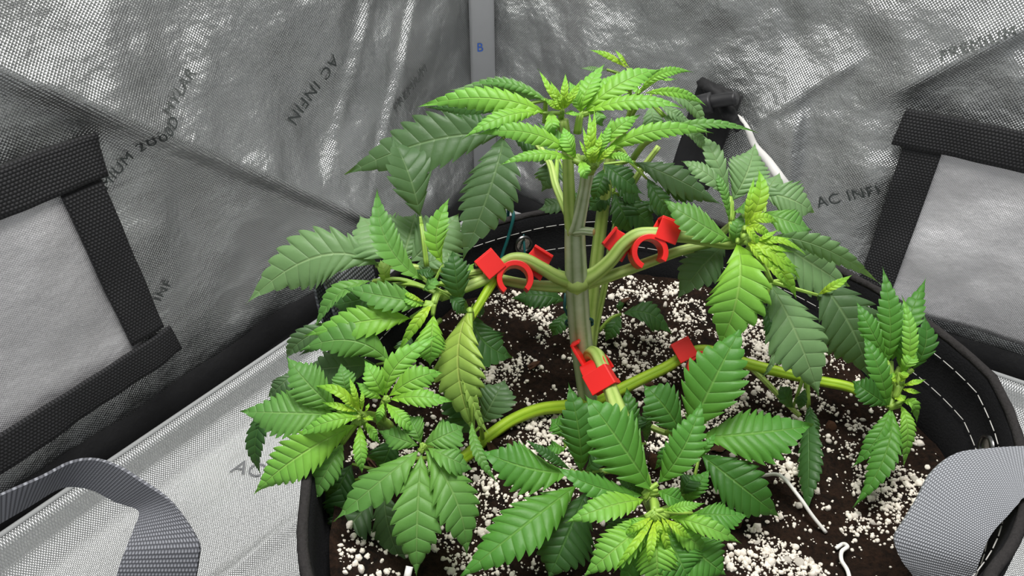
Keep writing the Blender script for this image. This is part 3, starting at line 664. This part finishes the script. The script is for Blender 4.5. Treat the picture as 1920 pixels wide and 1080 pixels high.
# second growing tip
leaf('B', (330, 930), .300, [(360, 870, 1288, 690, 145, {'via': (820, 670), 'dt': -.004}), (370, 820, 702, 540, 140, {'via': (520, 640)}), (390, 895, 662, 962, 72, {'via': (540, 875), 'dt': -.006})], 'bright', root=(1104, 318, .312), prad=.0022)
leaf('A', (1340, 930), .300, [(1290, 870, 480, 708, 165, {'via': (900, 685), 'dt': -.006}), (1270, 905, 668, 958, 108, {'via': (980, 860), 'dt': -.010}), (1290, 890, 1190, 640, 140, {'n': 9}), (1335, 910, 1392, 1065, 105, {'n': 5, 'dt': -.005}), (1300, 870, 980, 600, 120, {'dt': .006, 'm': 'mid'})], 'bright', root=(1099, 322, .312), prad=.0024)
leaf('A', (1440, 950), .299, [(1425, 910, 1404, 515, 70), (1415, 900, 1350, 630, 52), (1430, 900, 1445, 480, 52), (1400, 910, 1316, 735, 34), (1450, 900, 1505, 660, 60), (1460, 910, 1590, 560, 80, {'m': 'bright'}), (1460, 930, 1640, 760, 60), (1420, 940, 1400, 760, 70), (1440, 950, 1460, 720, 80)], 'young', root=(1104, 318, .310), prad=.0028)
# --- dark leaves behind the top
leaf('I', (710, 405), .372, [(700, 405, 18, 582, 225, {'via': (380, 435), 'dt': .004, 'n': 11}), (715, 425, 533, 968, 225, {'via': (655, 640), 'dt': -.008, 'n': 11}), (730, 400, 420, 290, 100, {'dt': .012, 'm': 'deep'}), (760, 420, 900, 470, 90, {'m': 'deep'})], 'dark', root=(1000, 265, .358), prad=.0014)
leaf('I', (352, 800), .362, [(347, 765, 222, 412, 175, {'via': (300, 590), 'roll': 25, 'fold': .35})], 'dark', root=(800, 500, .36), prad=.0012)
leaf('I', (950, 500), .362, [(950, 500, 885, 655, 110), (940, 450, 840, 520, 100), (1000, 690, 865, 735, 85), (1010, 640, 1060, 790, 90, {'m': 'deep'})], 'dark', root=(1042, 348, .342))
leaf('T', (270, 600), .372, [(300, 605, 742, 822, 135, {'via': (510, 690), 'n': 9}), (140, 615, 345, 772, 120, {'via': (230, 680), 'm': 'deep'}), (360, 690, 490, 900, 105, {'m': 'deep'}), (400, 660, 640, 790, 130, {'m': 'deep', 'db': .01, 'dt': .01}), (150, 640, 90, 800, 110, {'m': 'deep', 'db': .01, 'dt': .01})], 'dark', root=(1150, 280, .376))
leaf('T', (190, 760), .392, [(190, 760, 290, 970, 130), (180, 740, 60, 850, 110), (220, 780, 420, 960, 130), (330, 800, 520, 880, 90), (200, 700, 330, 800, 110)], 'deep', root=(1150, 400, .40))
# --- big leaf at the far left and its fellows
leaf('C', (760, 472), .368, [(745, 470, 3, 692, 290, {'via': (395, 425), 'dt': -.002, 'n': 11, 'roll': -8}), (900, 440, 640, 190, 330, {'dt': .012, 'n': 9}), (930, 450, 1200, 190, 300, {'dt': .012, 'n': 8}), (950, 480, 1205, 400, 110, {'dt': .004}), (880, 460, 960, 170, 290, {'dt': .014, 'n': 9})], 'dusk', root=(740, 500, .369), prad=.0014)
# --- left shoot
leaf('C', (1050, 590), .336, [(1000, 555, 741, 36, 150, {'via': (800, 350), 'fold': .4, 'n': 12}), (1112, 465, 1152, 88, 130, {'via': (1075, 290), 'n': 9, 'fold': .3, 'm': 'bright'}), (1205, 690, 1165, 385, 150, {'m': 'deep', 'n': 8, 'dt': -.006}), (1195, 530, 1288, 460, 52, {'n': 5, 'm': 'bright', 'db': .008, 'dt': .008}), (1000, 610, 1078, 540, 80, {'n': 5}), (1150, 640, 1250, 740, 90, {'m': 'deep', 'n': 6}), (960, 500, 1080, 520, 60, {'m': 'deep'})], 'mid', root=(850, 548, .343))
leaf('C', (830, 580), .352, [(800, 578, 760, 440, 75, {'m': 'pale', 'n': 5, 'fold': .5})], 'pale', root=(830, 556, .345))
leaf('C', (1060, 690), .330, [(1010, 690, 548, 600, 150, {'via': (800, 650)}), (1010, 680, 858, 610, 36, {'m': 'young'}), (930, 770, 330, 872, 165, {'via': (650, 790), 'm': 'bright'}), (1045, 700, 848, 985, 75, {'m': 'young', 'via': (960, 800)}), (1055, 755, 1040, 1045, 150, {'m': 'bright', 'n': 10}), (1000, 700, 870, 640, 60, {'m': 'bright'})], 'mid', root=(826, 556, .340), prad=.0018)
leaf('C', (900, 1000), .328, [(820, 1030, 290, 960, 165, {'via': (590, 895)}), (740, 1030, 330, 1060, 190, {'m': 'dark', 'db': .01, 'dt': .012}), (930, 860, 860, 1010, 110, {'m': 'dark', 'db': .008, 'dt': .008})], 'mid', root=(826, 600, .345))
leaf('C', (720, 560), .348, [(710, 560, 388, 835, 110, {'via': (520, 640), 'fold': .5, 'roll': 30}), (760, 640, 480, 700, 150, {'m': 'deep', 'db': .008, 'dt': .01}), (900, 600, 760, 600, 90, {'m': 'deep'})], 'mid', root=(800, 540, .352))
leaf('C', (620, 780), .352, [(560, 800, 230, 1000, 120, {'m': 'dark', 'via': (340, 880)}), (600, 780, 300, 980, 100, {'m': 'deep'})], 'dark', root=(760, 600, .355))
# --- leaf showing its pale underside, hanging left of the stem
leaf('J', (882, 95), .336, [(876, 85, 905, 555, 165, {'via': (838, 300), 'n': 10, 'fold': .05, 'roll': 30}), (882, 130, 960, 556, 46, {'via': (885, 380), 'fold': .5}), (890, 500, 992, 736, 46, {'m': 'mid', 'via': (915, 620), 'dt': -.02, 'db': -.006})], 'pale', root=(882, 596, .342), prad=.0018)
leaf('J', (880, 100), .36, [(888, 90, 1042, 262, 150, {'via': (930, 195), 'n': 9}), (895, 60, 940, 90, 60, {'n': 5})], 'deep', root=(860, 560, .35))
leaf('J', (920, 520), .352, [(925, 505, 1012, 345, 135, {'n': 8}), (905, 480, 780, 380, 120, {'m': 'deep'}), (900, 540, 820, 440, 130, {'m': 'deep'})], 'dark', root=(905, 825, .368))
# --- front-left shoot
leaf('F', (715, 510), .300, [(570, 500, 4, 484, 255, {'via': (290, 490), 'n': 12, 'm': 'mid'}), (580, 480, 274, 152, 200, {'via': (420, 330), 'n': 11, 'm': 'mid'}), (640, 410, 600, 195, 135, {'n': 8, 'm': 'mid', 'db': .006, 'dt': .006}),
 (695, 560, 88, 972, 215, {'via': (345, 750), 'n': 13, 'dt': -.006}), (700, 520, 318, 640, 105, {'via': (520, 545), 'db': -.006, 'dt': -.006}), (610, 670, 393, 1072, 160, {'m': 'mid', 'via': (520, 830), 'n': 10, 'db': .005}),
 (712, 565, 726, 852, 88, {'dt': -.008}), (748, 545, 836, 672, 58, {'n': 7}), (560, 440, 720, 500, 60)], 'bright', root=(730, 800, .33), prad=.0022)
leaf('F', (725, 500), .296, [(720, 490, 428, 333, 72, {'via': (590, 365)}), (700, 480, 478, 424, 50), (715, 470, 648, 268, 42), (725, 480, 728, 345, 32), (740, 490, 770, 430, 26, {'n': 5}), (700, 465, 560, 350, 50), (730, 520, 800, 515, 40, {'n': 5}), (700, 510, 480, 500, 50)], 'young')
leaf('F', (865, 415), .302, [(855, 390, 742, 178, 125), (868, 385, 1186, 24, 140, {'via': (945, 195), 'dt': .006}), (885, 390, 1205, 250, 150, {'via': (1050, 285), 'dt': .004}), (895, 410, 1268, 425, 120, {'via': (1080, 395)}), (870, 430, 1048, 608, 92, {'dt': -.004}), (855, 430, 812, 560, 55, {'n': 7}), (845, 405, 688, 305, 85)], 'bright', root=(715, 800, .325), prad=.0018)
leaf('J', (705, 600), .298, [(690, 612, 368, 876, 130, {'via': (545, 725), 'n': 8, 'dt': -.006}), (700, 620, 682, 1082, 165, {'via': (685, 860), 'n': 9, 'dt': -.012}), (715, 610, 872, 1005, 155, {'via': (828, 790), 'n': 9, 'dt': -.008}), (722, 598, 895, 680, 100, {'n': 7}), (718, 585, 860, 520, 120, {'n': 7, 'dt': .008}), (700, 580, 650, 470, 85, {'n': 7, 'dt': .008}), (690, 592, 535, 535, 85, {'n': 7, 'dt': .006})], 'mid', root=(820, 860, .345), prad=.0016)
leaf('J', (560, 690), .316, [(560, 740, 648, 1068, 115, {'m': 'dark', 'dt': -.006, 'via': (580, 910)}), (520, 790, 350, 985, 150, {'m': 'dark', 'dt': -.006}), (440, 660, 340, 830, 130), (450, 720, 370, 900, 120), (560, 640, 700, 760, 100), (600, 560, 540, 700, 120)], 'deep', root=(800, 860, .345))
leaf('J', (150, 420), .332, [(150, 400, 98, 702, 75, {'via': (80, 560), 'm': 'deep', 'roll': 30}), (150, 420, 60, 610, 50, {'m': 'deep'}), (230, 310, 125, 410, 85, {'m': 'dark'}), (210, 360, 170, 540, 80)], 'dark', root=(620, 740, .34))
# --- front shoot
leaf('G', (560, 520), .300, [(490, 500, 2, 372, 245, {'via': (260, 470), 'n': 10}), (570, 490, 497, -10, 185, {'via': (555, 260), 'n': 10, 'm': 'lushdeep'}), (545, 570, -120, 1095, 255, {'via': (230, 810), 'n': 12, 'dt': -.018}), (600, 600, 380, 1110, 290, {'m': 'deep', 'n': 10, 'dt': -.01, 'db': .006}), (510, 480, 250, 310, 60, {'m': 'deep'}), (590, 490, 700, 380, 110, {'m': 'deep'}), (600, 510, 740, 560, 90, {'m': 'deep'})], 'lush', root=(1195, 890, .306), prad=.0014)
leaf('G', (480, 310), .335, [(490, 290, 395, 192, 110, {'n': 6}), (480, 360, 370, 350, 80, {'n': 6})], 'lush', root=(1130, 820, .345))
leaf('G', (945, 600), .282, [(965, 595, 588, 55, 295, {'via': (792, 335), 'n': 10, 'dt': -.004, 'roll': 5}), (1000, 560, 1247, 88, 175, {'via': (1150, 350), 'n': 11}), (915, 625, 424, 460, 135, {'via': (660, 580), 'n': 11, 'dt': -.004}), (925, 650, 478, 782, 165, {'via': (720, 690), 'n': 11, 'dt': -.010, 'm': 'bright'}), (1000, 600, 1172, 672, 120, {'n': 7}), (930, 620, 780, 540, 120, {'m': 'deep', 'db': .008, 'dt': .012})], 'lush', root=(1205, 890, .303), prad=.0018)
leaf('G', (1180, 640), .298, [(1150, 670, 1290, 480, 110), (1230, 420, 1332, 268, 50, {'n': 6}), (1120, 620, 1210, 500, 120, {'m': 'deep'}), (880, 760, 700, 860, 130, {'m': 'deep'}), (900, 820, 760, 980, 160, {'m': 'deep'})], 'lush', root=(1215, 930, .296))
leaf('G', (985, 720), .272, [(1030, 710, 1270, 668, 62), (960, 760, 812, 786, 52, {'n': 7}), (1060, 750, 1475, 900, 110, {'via': (1270, 800), 'm': 'bright', 'dt': -.006}), (1190, 730, 1505, 742, 165, {'m': 'lush', 'n': 10, 'db': .008, 'dt': .006}), (1080, 840, 1390, 1080, 250, {'m': 'lush', 'n': 10, 'db': .008, 'dt': -.004}),
 (950, 780, 578, 1090, 190, {'via': (780, 910), 'm': 'bright', 'n': 11, 'dt': -.006}), (960, 800, 790, 1140, 170, {'m': 'lush', 'db': .004}), (1030, 800, 1190, 1130, 230, {'m': 'lush', 'n': 11, 'db': .005, 'dt': -.006}), (990, 800, 1000, 1170, 200, {'m': 'bright', 'dt': -.008, 'n': 11}), (1060, 780, 1300, 960, 120, {'m': 'bright'}), (930, 750, 700, 890, 90, {'m': 'bright'})], 'bright', root=(1222, 945, .291), prad=.002)
leaf('G', (985, 730), .268, [(975, 760, 752, 1062, 52, {'dt': -.008}), (980, 770, 948, 1032, 58, {'dt': -.01}), (1020, 750, 1082, 868, 30, {'n': 5}), (1040, 760, 1205, 876, 62), (1000, 760, 1020, 890, 40, {'n': 6}), (970, 760, 860, 900, 50), (990, 770, 990, 960, 45), (1010, 770, 1080, 990, 50), (960, 750, 800, 850, 50)], 'young')
leaf('G', (1150, 285), .334, [(1140, 290, 916, 0, 205, {'via': (1040, 130), 'n': 8, 'm': 'lushdeep'}), (1175, 275, 1475, -330, 290, {'via': (1310, -10), 'n': 10, 'dt': -.004}), (1250, 300, 1870, 235, 285, {'via': (1560, 275), 'n': 11, 'dt': -.002}), (1245, 400, 1690, 755, 250, {'via': (1450, 560), 'n': 9, 'dt': -.010, 'm': 'lushdeep'}), (1135, 300, 985, 480, 105, {'m': 'lushdeep', 'n': 7})], 'lush', root=(1250, 812, .342), prad=.0013)
leaf('G', (860, 340), .348, [(850, 330, 825, 20, 125, {'n': 7}), (935, 335, 938, 75, 60, {'m': 'deep'}), (880, 300, 900, 160, 90, {'m': 'deep'}), (640, 330, 720, 200, 110, {'m': 'deep', 'n': 6})], 'lushdeep', root=(1160, 790, .345))
# --- right shoot
leaf('D', (545, 560), .343, [(545, 690, 80, 410, 205, {'via': (320, 565), 'n': 10, 'dt': -.004}), (540, 390, 208, 155, 135, {'via': (370, 230), 'n': 9, 'm': 'dusk'}), (530, 560, 400, 200, 60, {'via': (490, 340)}), (535, 400, 335, -40, 135, {'via': (430, 120), 'm': 'dusk', 'n': 9, 'dt': .006}), (530, 400, 360, 95, 130, {'m': 'dark', 'db': .008, 'dt': .01}),
 (548, 420, 700, 38, 240, {'via': (650, 230), 'n': 10, 'm': 'dusk', 'dt': .006}), (565, 490, 720, 440, 110, {'m': 'mid', 'n': 6}), (560, 710, 612, 505, 110, {'n': 6})], 'mid', root=(1374, 455, .350), prad=.0018)
leaf('D', (590, 710), .338, [(590, 720, 455, 1420, 345, {'via': (590, 1040), 'n': 9, 'dt': .004, 'm': 'bright', 'arch': .012})], 'bright', root=(1380, 453, .348), prad=.0016)
leaf('D', (500, 725), .362, [(495, 725, 168, 1095, 240, {'via': (360, 850), 'n': 8})], 'dark', root=(1330, 455, .36), prad=.0012)
leaf('D', (640, 620), .333, [(635, 590, 724, 195, 120, {'via': (735, 400), 'fold': .4}), (640, 585, 700, 250, 60), (640, 590, 868, 575, 85, {'via': (760, 535)}), (640, 595, 785, 762, 52, {'via': (690, 650)}), (640, 600, 830, 680, 70, {'via': (740, 610)})], 'young', root=(1392, 450, .347), prad=.002)
leaf('D', (640, 680), .332, [(650, 680, 1010, 945, 130, {'via': (840, 780)}), (700, 690, 955, 672, 62), (690, 700, 1062, 805, 58, {'via': (900, 690)}), (720, 700, 972, 768, 48), (740, 760, 936, 1005, 70), (690, 720, 900, 900, 110), (660, 690, 960, 850, 80), (700, 700, 870, 610, 40), (720, 720, 1010, 880, 60), (650, 690, 800, 860, 60)], 'young', root=(1392, 450, .347), prad=.0026)
leaf('D', (770, 470), .368, [(760, 370, 1100, 500, 270, {'via': (935, 405), 'n': 8, 'dt': .004, 'db': .006, 'm': 'dusk'}), (770, 500, 1090, 615, 190, {'n': 8, 'm': 'mid', 'db': -.006, 'dt': -.006}), (740, 420, 870, 230, 180, {'m': 'dusk', 'db': .008, 'dt': .01})], 'dusk', root=(1372, 425, .358), prad=.0013)
leaf('D', (760, 700), .356, [(820, 660, 1555, 985, 120, {'via': (1180, 745), 'roll': 40, 'm': 'dusk', 'n': 11}), (850, 690, 1330, 1000, 330, {'m': 'dusk', 'n': 8, 'db': .006, 'dt': .01}), (760, 840, 985, 1090, 110, {'m': 'young', 'via': (900, 920), 'db': -.012, 'dt': -.016})], 'dusk', root=(1392, 455, .350), prad=.0014)
leaf('E', (150, 110), .352, [(145, 120, 352, 594, 240, {'via': (255, 330), 'n': 9, 'dt': -.004}), (330, 80, 560, 515, 250, {'via': (480, 290), 'n': 9, 'db': .012, 'dt': .012, 'm': 'dark'}), (345, 165, 493, 78, 40, {'m': 'young', 'db': -.008, 'dt': -.01}), (180, 350, 262, 448, 120, {'m': 'mid', 'n': 5}), (120, 200, 180, 420, 60, {'m': 'deep'}), (165, 320, 105, 515, 26, {'n': 5, 'via': (155, 440)})], 'dusk', root=(1400, 462, .350), prad=.0014)
# --- far-right shoot
leaf('E', (655, 540), .345, [(640, 450, 618, 42, 98, {'via': (650, 260), 'n': 12}), (655, 445, 803, 88, 102, {'via': (725, 270), 'n': 11, 'db': .004, 'dt': .006}), (635, 440, 508, 192, 86, {'n': 9}), (745, 480, 792, 238, 90, {'via': (800, 370), 'm': 'lushdeep', 'n': 7, 'roll': 25}), (690, 470, 740, 300, 90, {'n': 8, 'db': .004})], 'lush', root=(1668, 738, .351), prad=.002)
leaf('E', (645, 640), .340, [(642, 640, 535, 338, 94, {'via': (600, 470), 'n': 10, 'm': 'lush'}), (640, 630, 486, 524, 107, {'n': 8, 'm': 'lushdeep'}), (650, 645, 484, 895, 82, {'via': (595, 770), 'n': 10}), (658, 645, 492, 1062, 107, {'via': (625, 850), 'n': 13, 'dt': -.008}), (695, 630, 704, 895, 66, {'via': (725, 740), 'm': 'bright', 'n': 11}), (700, 615, 762, 705, 49, {'m': 'bright', 'n': 6, 'via': (750, 630)})], 'lush', root=(1670, 740, .350), prad=.002)
leaf('E', (690, 545), .340, [(705, 500, 698, 165, 61, {'via': (735, 340), 'm': 'bright'}), (695, 490, 765, 400, 57, {'m': 'bright', 'n': 6}), (700, 545, 803, 520, 30, {'n': 6}), (700, 560, 782, 578, 25, {'n': 6}), (680, 530, 660, 490, 41, {'n': 5}), (690, 530, 720, 480, 41, {'n': 5}), (670, 600, 720, 590, 41, {'n': 5})], 'young', root=(1672, 738, .350), prad=.0026)
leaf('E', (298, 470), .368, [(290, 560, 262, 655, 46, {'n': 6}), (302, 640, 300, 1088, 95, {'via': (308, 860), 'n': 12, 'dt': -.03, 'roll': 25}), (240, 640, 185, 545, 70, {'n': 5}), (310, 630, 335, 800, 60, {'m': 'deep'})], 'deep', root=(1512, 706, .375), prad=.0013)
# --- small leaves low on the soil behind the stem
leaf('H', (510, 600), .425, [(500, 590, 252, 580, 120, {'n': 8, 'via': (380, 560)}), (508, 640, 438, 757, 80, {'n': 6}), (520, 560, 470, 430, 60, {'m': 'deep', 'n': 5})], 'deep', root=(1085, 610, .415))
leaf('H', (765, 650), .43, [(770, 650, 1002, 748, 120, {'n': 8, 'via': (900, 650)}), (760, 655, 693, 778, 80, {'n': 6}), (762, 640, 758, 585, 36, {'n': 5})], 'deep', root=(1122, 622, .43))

# ------------------------------------------------------------------ red training clips
def ext(name, prof, y0, y1, fr, mat, parent, closed=True):
    """extrude an x-z outline along the clip's local y; fr=(origin,X,Y,Z)"""
    O, X, Y, Z = fr; n = len(prof); v = [O + X * x + Y * y0 + Z * z for x, z in prof] + [O + X * x + Y * y1 + Z * z for x, z in prof]
    f = [(k, (k + 1) % n, n + (k + 1) % n, n + k) for k in range(n)] + [tuple(reversed(range(n))), tuple(range(n, 2 * n))]
    o = mesh(name, v, f, mat, parent, smooth=False)
    bv = o.modifiers.new('bevel', 'BEVEL'); bv.width = .0003; bv.segments = 2; bv.limit_method = 'ANGLE'; bv.angle_limit = R(40)
    return o
def clip(px0, d, xdir, ydir, label, front=-1, ring=(.0061, .0087)):
    """saddle ring the branch bends over, plus two hooked jaws; one jaw closes in front of the branch, the other behind it"""
    O = P(*px0, d); X = xdir.normalized(); Y = (ydir - X * ydir.dot(X)).normalized(); Z = X.cross(Y) * -1
    if Z.dot(Vector((0, 0, 1))) < 0 and abs(Z.z) > .3: Z = -Z
    root = empty('training_clip', O); tag(root, label, 'clip', 'red plant training clips')
    ri, ro = ring; fr = (O, X, Y, Z); prof = []
    a0, a1 = R(-48), R(228); n = 30
    for k in range(n + 1): a = a0 + (a1 - a0) * k / n; prof.append((ro * math.cos(a), ro * math.sin(a)))
    for k in range(n + 1): a = a1 + (a0 - a1) * k / n; prof.append((ri * math.cos(a), ri * math.sin(a)))
    ext('saddle_ring', prof, -.0075, .006, fr, RED, root)
    for s in (-1, 1):
        # jaw frame: tilted down along the bent branch
        ang = R(36) * s; jx = (X * math.cos(ang) - Z * math.sin(ang)) * s; jz = (X * math.sin(ang) + Z * math.cos(ang))
        jo = O + X * (s * .0112) + Z * .0075; t = .0014; q = (jo, jx, Y, jz)
        if s == front:
            top = ext('jaw', [(-.0052, .0044), (.0052, .0044), (.0052, .0044 + t), (-.0052, .0044 + t)], -.006, .0066, q, RED, root)
            ext('jaw_lip', [(-.0052, -.0055), (.0052, -.0055), (.0052, .005), (-.0052, .005)], .0054, .0054 + t, q, RED, top)
        else:
            top = ext('jaw', [(-.0052, -.0045), (.0062, -.0062), (.0052, .0074), (-.0052, .0074)], -.006, -.006 + t, q, RED, root)
            ext('jaw_lip', [(-.0052, .0074 - t), (.0052, .0074 - t), (.0052, .0074), (-.0052, .0074)], -.006, -.001, q, RED, top)
        ext('jaw_arm', [(-.0070, -.0062), (-.0030, -.0070), (-.0024, .0050), (-.0052, .0050)], -.0062, -.0048, q, RED, top)
    return root
def dirpx(a, b, d0, d1): return P(*b, d1) - P(*a, d0)
tocam = lambda x, y: (CAM - P(x, y, .35)).normalized()
clip((965, 524), .350, dirpx((920, 512), (1010, 506), .350, .351), tocam(962, 517) + Vector((-.15, 0, .12)), 'red plastic clip bending the branch left of the main stem', front=-1)
clip((1215, 474), .351, dirpx((1165, 474), (1260, 448), .351, .351), tocam(1214, 466) + Vector((.1, 0, .05)), 'red plastic clip bending the branch right of the main stem', front=1)
clip((1128, 700), .366, dirpx((1112, 655), (1140, 725), .374, .352), Vector((.75, -.3, .45)), 'red plastic clip on the branch rising in front of the stem foot', front=1)
clip((1318, 690), .391, dirpx((1285, 668), (1390, 684), .393, .388), tocam(1318, 682) + Vector((.1, 0, .1)), 'red plastic clip low on the right, half hidden behind a drooping leaf', front=-1)

# ------------------------------------------------------------------ ties and wires
tie = []
for k in range(44):
    a = k / 40 * 2 * math.pi; c = P(1086, 607, .375); ex_ = RT; ez = (FW * .9 + UP * -.45).normalized(); tie.append(c + ex_ * math.cos(a) * .0068 + ez * math.sin(a) * .0068 + UP * (.0006 * math.sin(a)) + UP * k * .00003)
tie += [P(1064, 590, .372), P(1059, 565, .372), P(1062, 545, .374)]
o = tube('plant_tie', tie, [.0008], GREEN_WIRE, seg=8, n=2); tag(o, 'thin green wire tie wound around the main stem', 'wire tie')
ga = pot_angle(945, 440)
o = tube('garden_wire', [pot_p(ga, .004, RIMZ - .03), pot_p(ga, .004, RIMZ + .005), pot_p(ga, -.004, RIMZ + .004), pot_p(ga + .03, -.006, RIMZ - .010), pot_p(ga + .07, -.008, RIMZ - .025), pot_p(ga + .12, -.02, SOILZ + .012)], [.0011], GREEN_WIRE, seg=8); tag(o, 'dark green garden wire hooked over the back rim beside the grommet', 'wire')
o = tube('grommet_wire', [pot_p(pot_angle(971, 440), -.002, RIMZ - .012), pot_p(pot_angle(974, 450), -.0075, RIMZ - .020), pot_p(pot_angle(985, 465), -.012, RIMZ - .036)], [.0008], GREEN_WIRE, seg=8); tag(o, 'short green wire end threaded through the metal grommet', 'wire')
def soilp(x, y, dz=.001):
    q = on_z(x, y, SOILZ); return Vector((q.x, q.y, soil_z(q.x, q.y) + dz))
o = tube('wire_pin', [soilp(1425, 895, .001), soilp(1455, 915, .010), soilp(1490, 950, .009), soilp(1520, 972, .006), soilp(1552, 990, .001)], [.0009], WHITE_WIRE, seg=8); tag(o, 'long white wire pin slanting across the soil beside the hanging leaf', 'wire')
o = tube('wire_pin', [soilp(1568, 1026, .0015), soilp(1580, 1022, .003), soilp(1586, 1032, .004), soilp(1575, 1042, .005), soilp(1576, 1056, .004), soilp(1584, 1085, .003), soilp(1590, 1120, .002)], [.0009], WHITE_WIRE, seg=8); tag(o, 'hooked white wire pin on the soil near the grey handle', 'wire')
o = tube('wire_pin', [P(768, 1062, .275), P(763, 1085, .274), P(755, 1130, .28)], [.0014], WHITE_WIRE, seg=10); tag(o, 'white wire end poking up at the bottom below the big fan leaf', 'wire')
